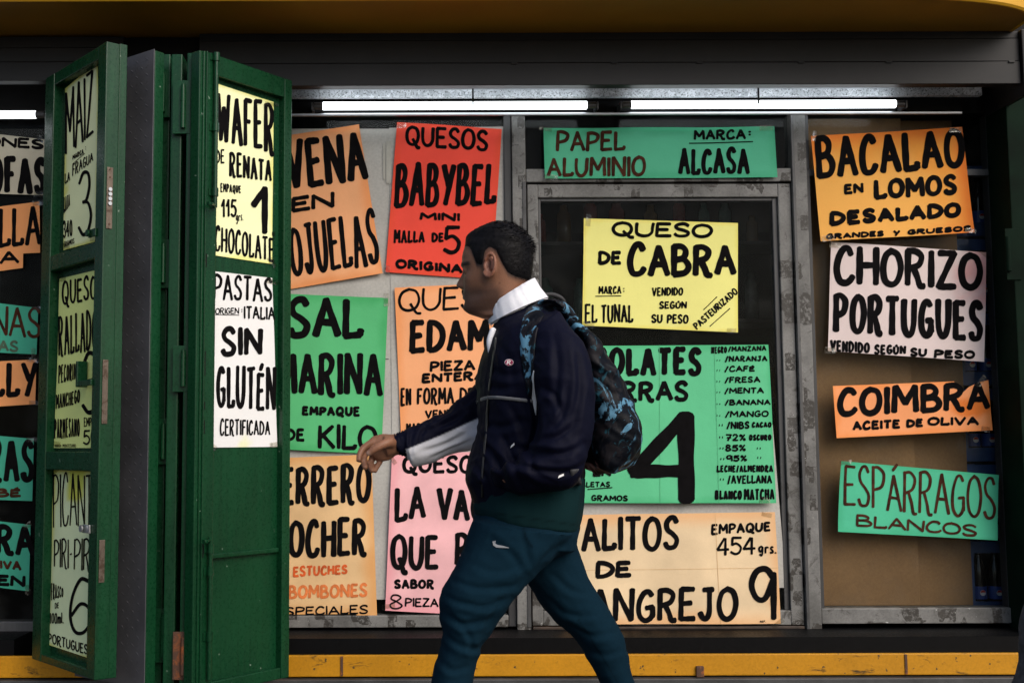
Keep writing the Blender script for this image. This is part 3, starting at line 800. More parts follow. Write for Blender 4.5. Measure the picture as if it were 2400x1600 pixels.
# green post at the right end
gp = empty('shutter_post', (X(2410, 800, -.2), -.2, 0)); tag(gp, 'dark green steel post at the right end of the shop front', 'post')
m = MB(); m.box(X(2362, 800, -.12), X(2470, 800, -.12), -.20, -.0195, 0, Zc(235, -.12), bev=.004); m.build('upright', M['green_shaded'], gp)
m = MB(); m.tube((X(2372, 800, -.21), -.212, Zc(640, -.2)), (X(2372, 800, -.21), -.212, Zc(560, -.2)), .012); m.box(X(2366, 800, -.2), X(2400, 800, -.2), -.206, -.2005, Zc(660, -.2), Zc(540, -.2), bev=.002); m.build('hinge', M['green_shaded'], gp)
# ------------------------------------------------------------------ folding green doors
def depthY(d_): return CAM.y + d_
A1 = P(107, 185, depthY(4.75)); B1 = P(250, 96, depthY(4.307)); ZDT = (A1.z + B1.z) / 2
ZDB = P(64, 1543, depthY(4.75)).z
def frame_of(A, B):
    a = Vector((A.x, A.y)); b_ = Vector((B.x, B.y)); ex = (b_ - a); Wd = ex.length; ex /= Wd
    return a, ex, Wd
class Leaf:
    """steel door leaf; x along the leaf from A to B, y inwards behind the face"""
    def __init__(s, A, B, inward):
        s.o, s.ex, s.W = frame_of(A, B)
        s.ey = Vector((-s.ex.y, s.ex.x))
        if s.ey.dot(Vector(inward)) < 0: s.ey = -s.ey
        s.ax = ((s.o.x, s.o.y), (s.ex.x, s.ex.y), (s.ey.x, s.ey.y))
        s.n = Vector((-s.ey.x, -s.ey.y, 0))
    def w(s, x, y, z): q = s.o + s.ex * x + s.ey * y; return Vector((q.x, q.y, z))
    def plane(s, depth): return VPlane(s.w(0, depth, 1), s.n)
    def loc(s, u, v, depth=0.0):
        p = s.plane(depth).at(u, v); q = Vector((p.x, p.y)) - s.o
        return q.dot(s.ex), p.z
# ---- left leaf
LL = Leaf(A1, B1, (.785, .62))
T = .055; REC = .040
d1 = empty('door_leaf', LL.w(LL.W / 2, 0, ZDB)); tag(d1, 'green steel folding door leaf with three recessed panels and yellow posters, leftmost', 'door', 'folding green steel doors')
sL = LL.loc(112, 900)[0]; sR = LL.loc(216, 900)[0]
sL, sR = .085, LL.W - .070
zr = [ZDB, LL.loc(86, 1528)[1], LL.loc(112, 1100)[1], LL.loc(112, 1058)[1], LL.loc(122, 634)[1], LL.loc(122, 598)[1], LL.loc(129, 198)[1], ZDT]
m = MB()
m.box(0, sL, 0, T, ZDB, ZDT, LL.ax, .004); m.box(sR, LL.W, 0, T, ZDB, ZDT, LL.ax, .004)
for i in (0, 2, 4, 6): m.box(sL + .0005, sR - .0005, .002, T - .002, zr[i], zr[i + 1], LL.ax, .004)
m.build('frame', M['green'], d1)
for i in (1, 3, 5):
    m = MB(); m.box(sL - .002, sR + .002, REC, REC + .006, zr[i] - .002, zr[i + 1] + .002, LL.ax); m.build('panel', M['green'], d1)
# lip and lock plate on the free edge
m = MB(); m.box(LL.W - .012, LL.W - .003, T + .0005, T + .030, ZDB, ZDT + .004, LL.ax, .002); m.build('lip', M['green'], d1)
def edge_item(name, v0, v1, mat, t0=.010, t1=.034, th=.004):
    z0 = LL.loc(250, v1)[1]; z1 = LL.loc(250, v0)[1]
    m = MB(); m.box(LL.W + .0005, LL.W + th, t0, t1, z0, z1, LL.ax, .0015); return m.build(name, mat, d1)
e = edge_item('lock_plate', 388, 532, M['lock'])
m = MB()
for v in (440, 451, 462, 473):
    z = LL.loc(250, v)[1]; m.add([], [])
    p = LL.w(LL.W + .004, .022, z); m.tube(p, p + Vector((LL.ex.x, LL.ex.y, 0)) * .006, .0072, 12)
m.build('lock_bolt', M['chrome'], e)
m = MB()
for v in (393, 411, 521):
    z = LL.loc(250, v)[1]; p = LL.w(LL.W + .004, .022, z); m.tube(p, p + Vector((LL.ex.x, LL.ex.y, 0)) * .002, .004, 8)
m.build('screw', M['rust'], e)
edge_item('strike_plate', 840, 992, M['lock'], .008, .030, .003)
edge_item('strike_plate', 1268, 1370, M['lock'], .008, .030, .003)
# latch bar across the middle panel, hasps
zl = LL.loc(200, 898)[1]
m = MB(); m.box(sR - .115, sR + .012, -.010, .0, zl - .010, zl + .012, LL.ax, .003); m.box(sR - .118, sR - .103, -.012, .030, zl - .012, zl + .085, LL.ax, .003); m.build('latch', M['green'], d1)
for v in (545, 1240):
    z = LL.loc(222, v)[1]
    m = MB(); m.box(sR - .040, sR + .02, -.008, -.001, z - .016, z + .014, LL.ax, .002)
    p = LL.w(sR - .030, -.014, z); m.tube(p, p + Vector((-LL.ey.x, -LL.ey.y, 0)) * .006, .013, 14); m.build('hasp', M['green'] if v < 600 else M['chrome'], d1)
PL = LL.plane(REC - .003); PL.sx = .72

# ---- dark diamond plate leaf behind it
Cp = P(286, 138, depthY(4.53)); Dp = P(361, 116, depthY(4.41)); zt = (Cp.z + Dp.z) / 2
ex = Vector((Dp.x - Cp.x, Dp.y - Cp.y)).normalized()
Cp2 = Cp - Vector((ex.x, ex.y, 0)) * .22
PLF = Leaf(Vector((Cp2.x, Cp2.y, 0)), Dp, (.785, .62))
d2 = empty('door_leaf', PLF.w(PLF.W / 2, 0, ZDB)); tag(d2, 'dark grey diamond plate steel door leaf folded between the green leaves', 'door', 'folding green steel doors')
m = MB(); m.box(0, PLF.W, 0, .004, ZDB - .05, zt, PLF.ax, .001); m.build('sheet', M['plate'], d2)
V = []; Fc = []
nx_ = int(PLF.W / .030); nz_ = int((zt - ZDB) / .030)
for i in range(nx_ + 1):
    for j in range(nz_ + 1):
        sgn = 1 if (i + j) % 2 == 0 else -1
        if sgn < 0 and (i % 2): continue
        cx_ = .012 + i * .030; cz_ = ZDB + .01 + j * .030
        if cx_ > PLF.W - .012 or cz_ > zt - .012: continue
        dx, dz = (.0095, .0075) if sgn > 0 else (-.0095, .0075)
        pts = [(cx_ - dx, cz_ + dz, 0), (cx_ + dx * .0 - .0026, cz_ - .0026, 0), (cx_ + dx, cz_ - dz, 0), (cx_ + .0026, cz_ + .0026, 0), (cx_, cz_, -.0013)]
        bI = len(V)
        V += [PLF.w(a, -.0002 + h, z) for a, z, h in pts]
        Fc += [(bI, bI + 1, bI + 4), (bI + 1, bI + 2, bI + 4), (bI + 2, bI + 3, bI + 4), (bI + 3, bI, bI + 4)]
mk('tread_lugs', V, Fc, M['plate'], d2)
m = MB(); m.box(PLF.W - .018, PLF.W + .0005, .0045, .050, ZDB - .05, zt - .004, PLF.ax, .003); m.build('edge_frame', M['green'], d2)

# ---- narrow folded leaves seen edge-on
def edge_leaf(u0, u1, dpt, thick, vt, label):
    Y0 = depthY(dpt)
    x0, x1 = X(u0, 120, Y0), X(u1, 120, Y0); zt = P((u0 + u1) / 2, vt, Y0).z
    r = empty('door_leaf', ((x0 + x1) / 2, Y0, ZDB)); tag(r, label, 'door', 'folding green steel doors')
    m = MB(); m.box(x0, x1, Y0, Y0 + thick, ZDB - .06, zt, bev=.005); m.build('frame', M['green'], r)
    return r, x0, x1, Y0
def hinge(parent, u, v0, v1, dpt, r_=.0095, plate=None, mat='green'):
    Y0 = depthY(dpt); p0, p1 = P(u, v1, Y0), P(u, v0, Y0); x = (p0.x + p1.x) / 2
    m = MB(); m.tube((x, Y0, p0.z), (x, Y0, p1.z), r_); m.tube((x, Y0, p1.z + .0005), (x, Y0, p1.z + .012), r_ * .8)
    zz = [p0.z + (p1.z - p0.z) * k for k in (.34, .66)]
    for q in zz: m.tube((x, Y0, q - .002), (x, Y0, q + .002), r_ * 1.12)
    if plate: m.box(X(plate[0], v0, Y0), X(plate[1], v0, Y0), Y0 + .008, Y0 + .0125, p0.z - .02, p1.z + .03, bev=.0015)
    m.build('hinge', M[mat], parent)
e1, *_ = edge_leaf(379, 400, 4.53, .30, 127, 'narrow green folded door leaf seen edge-on, next to the diamond plate')
e2, *_ = edge_leaf(402, 428, 4.47, .32, 127, 'green folded door leaf seen edge-on, in the middle of the folded stack')
e3, *_ = edge_leaf(439, 457, 4.45, .34, 124, 'narrow green folded door leaf seen edge-on, touching the right leaf')
m = MB(); Yc = depthY(4.66); m.box(X(362, 120, Yc), X(470, 120, Yc), Yc, -.35, ZDB - .3, P(400, 150, Yc).z); m.build('folded_core', M['green'], e2)
Yt = depthY(4.449); m = MB(); m.box(X(455.5, 300, Yt), X(459, 300, Yt), Yt, Yt + .10, ZDB - .06, P(456, 121, Yt).z); m.build('steel_strip', plain('bare_steel_strip', (.18, .17, .19), .4, .5), e3)
for v0, v1 in ((178, 262), (578, 662), (1000, 1075), (1445, 1540)): hinge(e1, 382, v0, v1, 4.50, plate=(362, 398), mat='green')
for v0, v1 in ((205, 300), (828, 905), (1500, 1580)): hinge(e2, 429, v0, v1, 4.44, plate=(404, 446), mat='green' if v0 < 1400 else 'rust')

# ---- right leaf
A2 = P(478, 118, depthY(4.41)); B2 = P(685, 190, depthY(4.786))
RL = Leaf(Vector((A2.x, A2.y, 0)), Vector((B2.x, B2.y, 0)), (-.84, .54)); ZT2 = (A2.z + B2.z) / 2
d3 = empty('door_leaf', RL.w(RL.W / 2, 0, ZDB)); tag(d3, 'green steel folding door leaf with a bolt rod and two long posters, rightmost', 'door', 'folding green steel doors')
sA = RL.loc(511, 180)[0]; sB = RL.loc(667, 226)[0]
zt2 = (RL.loc(513, 178)[1] + RL.loc(659, 226)[1]) / 2; zb2 = (RL.loc(496, 1596)[1] + RL.loc(648, 1567)[1]) / 2
m = MB()
m.box(0, sA, 0, T, ZDB - .08, ZT2, RL.ax, .004); m.box(sB, RL.W, 0, T, ZDB - .08, ZT2, RL.ax, .004)
m.box(sA + .0005, sB - .0005, .002, T - .002, ZDB - .08, zb2, RL.ax, .004); m.box(sA + .0005, sB - .0005, .002, T - .002, zt2, ZT2, RL.ax, .004)
m.build('frame', M['green'], d3)
RREC = .030
m = MB(); m.box(sA - .002, sB + .002, RREC, RREC + .006, zb2 - .002, zt2 + .002, RL.ax); m.build('panel', M['green'], d3)
# angle-iron strip along the free edge
m = MB(); m.box(-.018, -.0005, .004, T - .004, ZDB - .08, ZT2 - .002, RL.ax, .004); m.box(.010, .016, -.007, -.0005, ZDB - .08, ZT2, RL.ax, .002); m.build('edge_strip', M['green'], d3)
zz = RL.loc(570, 1297)[1]
m = MB(); m.box(sA + .01, sB - .004, RREC - .018, RREC - .001, zz - .009, zz + .009, RL.ax, .004); m.build('crossbar', M['green'], d3)
def rod(u0, v0, v1, name, knobs, handle, mat='green', off=.014):
    m = MB(); a = RL.loc(u0, (v0 + v1) / 2)[0]
    z0, z1 = RL.loc(u0, v1)[1], RL.loc(u0, v0)[1]
    p0, p1 = RL.w(a, -off, z0), RL.w(a, -off, z1)
    m.tube(p0, p1, .0085)
    for v in knobs:
        z = RL.loc(u0, v)[1]; m.tube(RL.w(a, -off, z - .016), RL.w(a, -off, z + .016), .0125); m.box(a - .022, a + .022, -.004, -.0005, z - .014, z + .014, RL.ax, .001)
    if handle:
        z = RL.loc(u0, handle)[1]; m.tube(RL.w(a, -off, z), RL.w(a - .045, -off - .03, z - .006), .0055); m.tube(RL.w(a - .04, -off - .022, z - .006), RL.w(a - .055, -off - .022, z - .006), .008)
    m.build(name, M[mat], d3)
rod(500, 128, 488, 'bolt_rod', (135, 300, 452), 482)
rod(486, 1258, 1590, 'bolt_rod', (1285, 1338, 1490), 1262)
m = MB()
for v, hh in ((608, .05), (850, .09), (1290, .05), (950, .03), (1000, .05)):
    z = RL.loc(470, v)[1]; m.box(.012, .026, -.0012, -.0004, z - hh / 2, z + hh / 2, RL.ax)
m.build('keyhole_slot', M['black'], d3)
PR = RL.plane(RREC - .003); PR.sx = .88
# ------------------------------------------------------------------ posters
Z1 = (0, 0, 2.9038); Z2 = (0, 530, 2.9038); Z3 = (0, 1060, 2.9038)
Z4 = (650, 150, 3.1367); Z5 = (650, 600, 3.1367); Z6 = (650, 1040, 2.8)
Z7 = (1150, 0, 2.9038); Z8 = (1300, 480, 3.015); Z9 = (1300, 980, 2.5283)
Z10 = (1850, 0, 2.9036); Z11 = (1850, 540, 2.9036); Z12 = (1850, 1060, 2.9036)
cOR = (.86, .36, .13); cOR2 = (.88, .42, .20); cRED = (.88, .075, .045); cGR = (.10, .50, .20); cTE = (.085, .46, .27)
cYE = (.88, .84, .27); cTAN = (.80, .53, .27); cPK = (.86, .47, .49); cWH = (.80, .70, .67); cPY = (.86, .90, .52)
BR_, OG, PO, MS = 'ink_brown', 'ink_orange', 'ink_pale', 'ink_moss'
W1 = YPlane(-.021)
poster('orange oat flakes poster tilted to the left, partly hidden by the green door', W1, Z4,
       [(-205, 570), (600, 447), (775, 1541), (-30, 1675)], cOR2,
       [('AVENA', (-105, 592, 958), (655, 478, 856), 47, -.10), ('EN', (104, 985, 1095), (425, 932, 1058), 28, -.05),
        ('HOJUELAS', (-10, 1215, 1572), (742, 1070, 1480), 31, -.10)], edge=((.82, .30, .10), 26), seed=1, curl=.02)
poster('bright red mini cheese poster above the walking man', W1, Z4,
       [(880, 430), (1650, 480), (1575, 1587), (795, 1531)], cRED,
       [('QUESOS', (940, 456, 606), (1555, 486, 648), 24), ('BABYBEL', (865, 720, 1062), (1615, 742, 1040), 37, .05),
        ('MINI', (1045, 1090, 1148), (1345, 1094, 1163), 20), ('MALLA', (855, 1213, 1322), (1085, 1232, 1315), 17, .03),
        ('DE', (1133, 1238, 1312), (1226, 1240, 1310), 17), ('5', (1215, 1198, 1405), (1350, 1198, 1402), 27),
        ('ORIGINAL', (868, 1430, 1506), (1436, 1478, 1548), 22)], edge=((.80, .07, .03), 18), seed=2)
poster('mint green sea salt poster beside the green door', W1, Z5,
       [(-60, 273), (815, 310), (765, 1456), (-100, 1412)], cGR,
       [('SAL', (70, 296, 614), (640, 304, 606), 50), ('MARINA', (-8, 705, 1020), (778, 716, 1034), 42),
        ('EMPAQUE', (182, 1102, 1172), (610, 1104, 1180), 20), ('DE', (62, 1262, 1355), (205, 1264, 1365), 22),
        ('KILO', (298, 1235, 1418), (737, 1238, 1430), 28)], edge=((.06, .42, .14), 26), seed=3, curl=.02)
poster('faded tan chocolates poster with orange brush lines, beside the green door at the bottom', W1, Z6,
       [(-190, 100), (618, 68), (655, 1134), (-190, 1150)], cTAN,
       [('FERRERO', (-60, 160, 405), (618, 118, 392), 33), ('ROCHER', (-35, 500, 755), (592, 480, 732), 33),
        ('ESTUCHES', (103, 800, 874), (463, 790, 850), 14, 0, OG), ('BOMBONES', (72, 925, 1018), (595, 908, 1000), 17, 0, PO),
        ('ESPECIALES', (-12, 1070, 1128), (600, 1050, 1112), 11)], edge=((.74, .36, .12), 40), seed=4, mottled=.22,
       bot=[(0, .03), (.84, .022), (.845, -.004), (1, 0)])
poster('peach orange whole cheese poster behind the walking man', W1, Z5,
       [(862, 235), (1640, 196), (1690, 1350), (912, 1390)], (.92, .42, .20),
       [('QUESO', (890, 240, 416), (1640, 214, 382), 19), ('EDAM', (970, 478, 722), (1562, 452, 696), 42),
        ('PIEZA', (1120, 772, 854), (1455, 758, 840), 19), ('ENTERA', (1062, 864, 938), (1530, 842, 912), 20),
        ('EN', (905, 972, 1108), (986, 970, 1098), 17), ('FORMA', (1025, 965, 1090), (1300, 962, 1088), 17), ('DE', (1338, 965, 1070), (1450, 962, 1066), 17),
        ('VENDIDO', (1085, 1132, 1196), (1420, 1120, 1186), 14), ('MARCA', (945, 1226, 1290), (1130, 1222, 1284), 14)], edge=((.90, .34, .12), 24), seed=5)
poster('pink cheese poster at the bottom, left of the walking man', W1, Z6,
       [(752, 72), (1432, 46), (1400, 1126), (708, 1090)], cPK,
       [('QUESO', (820, 74, 190), (1290, 68, 195), 22), ('LA', (768, 276, 514), (975, 274, 490), 31), ('VACA', (1045, 280, 500), (1480, 288, 506), 33),
        ('QUE', (742, 592, 826), (1062, 598, 826), 31), ('RIE', (1165, 582, 800), (1400, 585, 800), 31), ('SABOR', (765, 885, 950), (1030, 885, 950), 17),
        ('8', (735, 985, 1080), (826, 985, 1080), 11), ('PIEZAS', (836, 1004, 1066), (1110, 1010, 1068), 11)], edge=((.86, .36, .40), 34), seed=6, mottled=.26)
poster('wide teal foil poster above the glazed door', YPlane(-.047), Z7,
       [(358, 875), (1925, 865), (1948, 1210), (368, 1218)], cTE,
       [('PAPEL', (442, 890, 1038), (917, 896, 1030), 22, 0, BR_), ('ALUMINIO', (380, 1074, 1204), (1056, 1062, 1208), 22, 0, BR_),
        ('MARCA', (1380, 884, 956), (1735, 882, 954), 17), (':', (1748, 884, 940), (1770, 884, 940), 17), ('ALCASA', (1275, 1010, 1192), (1760, 1008, 1190), 27)],
       lines=[((1350, 977), (1780, 968), 7)], edge=((.05, .38, .20), 22), seed=7, curl=.015)
poster('pale yellow goat cheese poster on the door glass', YPlane(-.012), Z8,
       [(205, 97), (1293, 130), (1293, 902), (194, 853)], cYE,
       [('QUESO', (402, 117, 228), (1115, 134, 238), 22), ('DE', (304, 324, 426), (474, 324, 424), 25), ('CABRA', (510, 264, 512), (1282, 284, 506), 42),
        ('MARCA', (308, 574, 632), (472, 574, 630), 11), (':', (480, 576, 626), (496, 576, 626), 9), ('EL', (210, 700, 840), (302, 705, 834), 15), ('TUNAL', (325, 702, 836), (555, 706, 834), 15),
        ('VENDIDO', (686, 582, 648), (905, 586, 642), 11), ('SEGÚN', (735, 682, 738), (932, 682, 734), 12), ('SU', (680, 772, 836), (762, 772, 838), 13), ('PESO', (790, 772, 840), (945, 776, 842), 13)],
       lines=[((287, 647), (468, 643), 6), ((1050, 742), (1143, 652), 6), ((1095, 858), (1235, 733), 6)], seed=8, mottled=.05, edge=((.84, .74, .15), 10),
       custom=lambda ik: ik.word('PASTEURIZADO', [np.array([1300 + a / 3.015, 480 + b_ / 3.015]) for a, b_ in ((1004, 886), (1300, 622), (970, 846), (1266, 582))], 3.5))
def four(ik):
    ik.stroke([(1607, 975), (1608, 1169)], 38); ik.stroke([(1492, 1104), (1596, 1103)], 29)
    ik.stroke([(1484, 1106), (1604, 976)], 31); ik.stroke([(1480, 1113), (1500, 1113)], 13); ik.stroke([(1592, 985), (1592, 1010)], 22)
DT = '"'
rows8 = [('NARANJA', 1200, 1500, 1066, 1110), ('CAFÉ', 1196, 1412, 1136, 1182), ('FRESA', 1198, 1450, 1214, 1260), ('MENTA', 1196, 1475, 1290, 1336), ('BANANA', 1198, 1522, 1374, 1418), ('MANGO', 1200, 1508, 1454, 1502)]
wl = [('CHOCOLATES', (-80, 1012, 1212), (1042, 1000, 1208), 39), ('BARRAS', (215, 1242, 1388), (950, 1240, 1390), 30),
      ('NEGRO', (1103, 1002, 1054), (1216, 1000, 1046), 10), ('/MANZANA', (1222, 998, 1040), (1494, 994, 1032), 10)]
for t_, a, c, y0, y1 in rows8:
    wl.append((DT, (1142, y0 + 24, y1 - 2), (1168, y0 + 24, y1 - 2), 5)); wl.append(('/' + t_, (a, y0, y1), (c, y0 - 2, y1 - 4), 11))
z9w = [('/NIBS', 1015, 1152, 18, 64), ('CACAO', 1164, 1282, 20, 56), ('72%', 1010, 1132, 92, 136), ('OSCURO', 1148, 1282, 94, 132), ('85%', 1008, 1132, 154, 196), ('95%', 1014, 1140, 216, 256),
       ('LECHE/ALMENDRA', 958, 1292, 276, 320), ('/AVELLANA', 1022, 1286, 334, 388), ('BLANCO', 948, 1110, 424, 482), ('MATCHA', 1120, 1300, 416, 484)]
for t_, a, c, y0, y1 in z9w: wl.append((t_, (a, y0, y1), (c, y0, y1 - 2), 10 if y1 < 400 else 12, 0, 'ink', Z9))
for x_, y_ in ((970, 30), (972, 100), (975, 166), (980, 228), (1195, 166), (1198, 222), (978, 350)): wl.append((DT, (x_, y_, y_ + 24), (x_ + 24, y_, y_ + 24), 5, 0, 'ink', Z9))
wl += [('EN', (224, 300, 346), (336, 298, 344), 14, 0, 'ink', Z9), ('TABLETAS', (90, 376, 412), (330, 374, 406), 8, 0, 'ink', Z9), ('GRAMOS', (216, 452, 490), (434, 454, 490), 9, 0, 'ink', Z9)]
poster('large mint green chocolate bars poster with a big black number four, in the door pane', YPlane(-.036), Z8,
       [(-215, 1000), (1508, 988), (1562, 2105), (-205, 2105)], (.115, .54, .27), wl, lines=[((738, 992), (742, 2098), 3, Z8, 'seam_green'), ((1125, 992), (1160, 2098), 2.5, Z8, 'seam_green'), ((195, 420), (340, 409), 6, Z9)], custom=four, seed=9, edge=((.07, .46, .20), 14))
poster('large faded tan crab sticks poster at the foot of the door', YPlane(-.037), Z9,
       [(0, 572), (1304, 554), (1340, 1215), (45, 1218)], (.80, .61, .38),
       [('PALITOS', (48, 592, 792), (740, 572, 782), 29), ('DE', (240, 842, 948), (458, 838, 938), 26), ('CANGREJO', (85, 1005, 1212), (1085, 998, 1202), 30),
        ('EMPAQUE', (924, 622, 692), (1280, 612, 668), 14), ('454', (956, 704, 814), (1192, 702, 808), 14), ('grs.', (1204, 738, 800), (1312, 738, 800), 11),
        ('9', (1148, 878, 1204), (1318, 878, 1200), 34), ('REF.', (1214, 1196, 1208), (1250, 1194, 1206), 3)], lines=[((948, 562), (980, 1212), 2.5, Z9, 'seam_tan'), ((10, 900), (1320, 884), 2, Z9, 'seam_tan')], edge=((.80, .44, .20), 40), seed=10, mottled=.2)
poster('deep orange codfish poster tilted at the top of the right window', YPlane(-.047), Z10,
       [(142, 930), (1170, 868), (1255, 1583), (212, 1643)], (.88, .34, .045),
       [('BACALAO', (172, 935, 1228), (1187, 874, 1142), 42, -.06), ('EN', (368, 1256, 1328), (504, 1240, 1316), 20, -.05), ('LOMOS', (570, 1220, 1362), (1140, 1186, 1330), 32, -.05),
        ('DESALADO', (270, 1440, 1542), (1165, 1374, 1480), 31, -.04), ('GRANDES', (245, 1592, 1632), (640, 1570, 1612), 14), ('Y', (702, 1568, 1612), (752, 1566, 1608), 14), ('GRUESOS', (800, 1562, 1600), (1235, 1534, 1576), 14)],
       edge=((.86, .19, .018), 44), seed=11, mottled=.10, cream=[((.90, .44, .09), .30, .25, .7)])
poster('whitish pink chorizo poster in the right window', YPlane(-.024), Z11,
       [(283, 78), (1335, 150), (1325, 893), (260, 820)], (.72, .60, .58),
       [('CHORIZO', (298, 92, 372), (1312, 148, 410), 42), ('PORTUGUES', (293, 424, 700), (1317, 474, 758), 40), ('VENDIDO', (274, 742, 826), (546, 762, 836), 16), ('SEGÚN', (574, 776, 848), (790, 782, 842), 16),
        ('SU', (814, 796, 860), (932, 800, 860), 18), ('PESO', (978, 808, 872), (1262, 818, 876), 18)], seed=12, mottled=.06, cream=[((.74, .38, .36), 1.02, .8, .32)])
poster('narrow orange olive oil poster with a torn notch in its top edge', YPlane(-.022), Z11,
       [(292, 1058), (1352, 1018), (1383, 1358), (320, 1412)], (.90, .35, .14),
       [('COIMBRA', (320, 1070, 1272), (1366, 1022, 1220), 39), ('ACEITE', (428, 1294, 1362), (752, 1284, 1346), 18), ('DE', (790, 1282, 1342), (906, 1278, 1336), 18), ('OLIVA', (932, 1266, 1328), (1290, 1262, 1326), 18)],
       edge=((.88, .28, .07), 18), seed=13, top=[(0, 1), (.778, 1), (.782, .93), (.80, .72), (.806, .69), (.83, .78), (.87, .88), (.93, .96), (1, 1)], cream=[((.80, .20, .03), .93, .5, .22)])
poster('teal asparagus poster with faded brown lettering, lowest in the right window', YPlane(-.025), Z12,
       [(345, 57), (1422, 152), (1405, 595), (326, 537)], (.075, .50, .29),
       [('ESPÁRRAGOS', (365, 80, 364), (1405, 166, 464), 19, 0, BR_), ('BLANCOS', (447, 416, 502), (1275, 490, 574), 16, 0, BR_)], seed=14, mottled=.07, curl=.03, edge=((.05, .42, .22), 14))
# far left window
WL_ = YPlane(-.014); GL = 'posters in the far left window'
poster('greyish cream artichoke poster in the far left window, under the lamp', WL_, Z1, [(-460, 868), (312, 951), (304, 1330), (-470, 1308)], (.50, .46, .36),
       [('ONES', (-92, 928, 1000), (302, 948, 1020), 18), ('OFAS', (-75, 1062, 1316), (322, 1074, 1330), 39)], seed=15)
poster('orange ragged poster in the far left window with a torn lower strip', WL_, Z1, [(-420, 1465), (270, 1373), (278, 1820), (-420, 1900)], (.80, .33, .12),
       [('UILLA', (-150, 1430, 1700), (284, 1392, 1665), 27), ('A', (0, 168, 262), (136, 166, 256), 20, 0, 'ink', Z2)], seed=16, bot=[(0, 0), (.83, .02), (.834, .24), (1, .22)])
poster('teal poster with faded brown lettering in the far left window', WL_, Z2, [(-420, 470), (264, 558), (252, 872), (-420, 842)], (.05, .36, .24),
       [('NAS', (-60, 538, 738), (290, 556, 772), 20, 0, BR_), ('AS', (-10, 776, 852), (130, 780, 858), 16, 0, MS)], seed=17)
poster('plain orange poster in the far left window, below the teal ones', WL_, Z2, [(-420, 936), (250, 907), (242, 1210), (-420, 1254)], (.80, .33, .12),
       [('LLY', (-60, 935, 1168), (262, 922, 1166), 34)], seed=18)
poster('teal poster in the far left window with a small accented word', WL_, Z2, [(-420, 1390), (234, 1446), (222, 1868), (-420, 1846)], (.05, .36, .24),
       [('RAS', (-80, -95, 200), (242, -90, 205), 37, 0, 'ink', Z3), ('BÉ', (-20, 244, 306), (150, 240, 304), 17, 0, BR_, Z3)], seed=19)
poster('lowest teal poster in the far left window with three lines of lettering', WL_, Z3, [(-420, 420), (212, 490), (197, 942), (-420, 868)], (.05, .36, .24),
       [('RA', (-28, 490, 694), (245, 498, 704), 38), ('IVA', (0, 730, 788), (150, 734, 806), 17, 0, BR_), ('EN', (-20, 830, 905), (178, 832, 916), 22)], seed=20)
# on the door leaves
poster('yellow sweetcorn poster in the top panel of the left folding door', PL, Z1, [(448, 605), (668, 416), (668, 1640), (437, 1704)], cPY,
       [('MAIZ', (447, 640, 1065), (640, 468, 908), 18), ('MARCA', (498, 1058, 1090), (574, 1010, 1048), 7), (':', (582, 992, 1030), (592, 990, 1028), 6), ('LA', (447, 1184, 1254), (484, 1168, 1230), 8), ('FRAGUA', (498, 1118, 1204), (639, 1036, 1096), 9),
        ('3', (535, 1182, 1626), (634, 1166, 1590), 22), ('LATA', (442, 1340, 1456), (484, 1322, 1400), 7), ('340', (437, 1502, 1622), (502, 1492, 1604), 10), ('GRAMOS', (442, 108, 146), (514, 80, 116), 5, 0, 'ink', Z2)],
       lines=[((498, 1118), (580, 1045), 4)], seed=21, warp_amp=.002, edge=((.68, .66, .10), 8))
poster('yellow grated cheese poster in the middle panel of the left folding door', PL, Z2, [(408, 358), (690, 292), (665, 1508), (372, 1508)], (.78, .86, .30),
       [('QUESO', (425, 372, 540), (666, 330, 494), 17), ('RALLADO', (398, 612, 888), (668, 562, 836), 17), ('PECORINO', (400, 944, 1072), (545, 932, 1034), 10), ('3', (556, 852, 1290), (690, 846, 1270), 30),
        ('MANCHEGO', (385, 1146, 1248), (550, 1110, 1200), 10), ('PARMESANO', (376, 1312, 1446), (548, 1306, 1430), 10), ('EMPAQ', (575, 1302, 1366), (668, 1296, 1350), 7), ('50', (568, 1384, 1488), (666, 1378, 1482), 12),
        ('MARCA:', (380, 1482, 1503), (425, 1482, 1503), 3), ('MONTESANO', (432, 1481, 1503), (522, 1480, 1503), 3)], seed=22, warp_amp=.002)
poster('pale yellow hot pepper poster in the bottom panel of the left folding door', PL, Z3, [(373, 117), (680, 131), (650, 1412), (315, 1300)], (.74, .83, .50),
       [('PICANTE', (365, 140, 508), (680, 150, 500), 12), ('PIRI', (370, 584, 774), (476, 582, 786), 12), ('-', (480, 584, 780), (498, 584, 780), 10), ('PIRI', (508, 580, 790), (640, 578, 812), 12), ('FRASCO', (352, 880, 1004), (438, 922, 978), 8),
        ('DE', (378, 1020, 1060), (408, 1018, 1058), 6), ('100ml.', (340, 1090, 1162), (440, 1086, 1162), 9), ('6', (475, 864, 1236), (640, 864, 1236), 24), ('PORTUGUES', (330, 1220, 1292), (604, 1306, 1376), 10)],
       seed=23, warp_amp=.002, edge=((.70, .68, .12), 10), cream=[((.62, .64, .10), .5, 1.0, .15)])
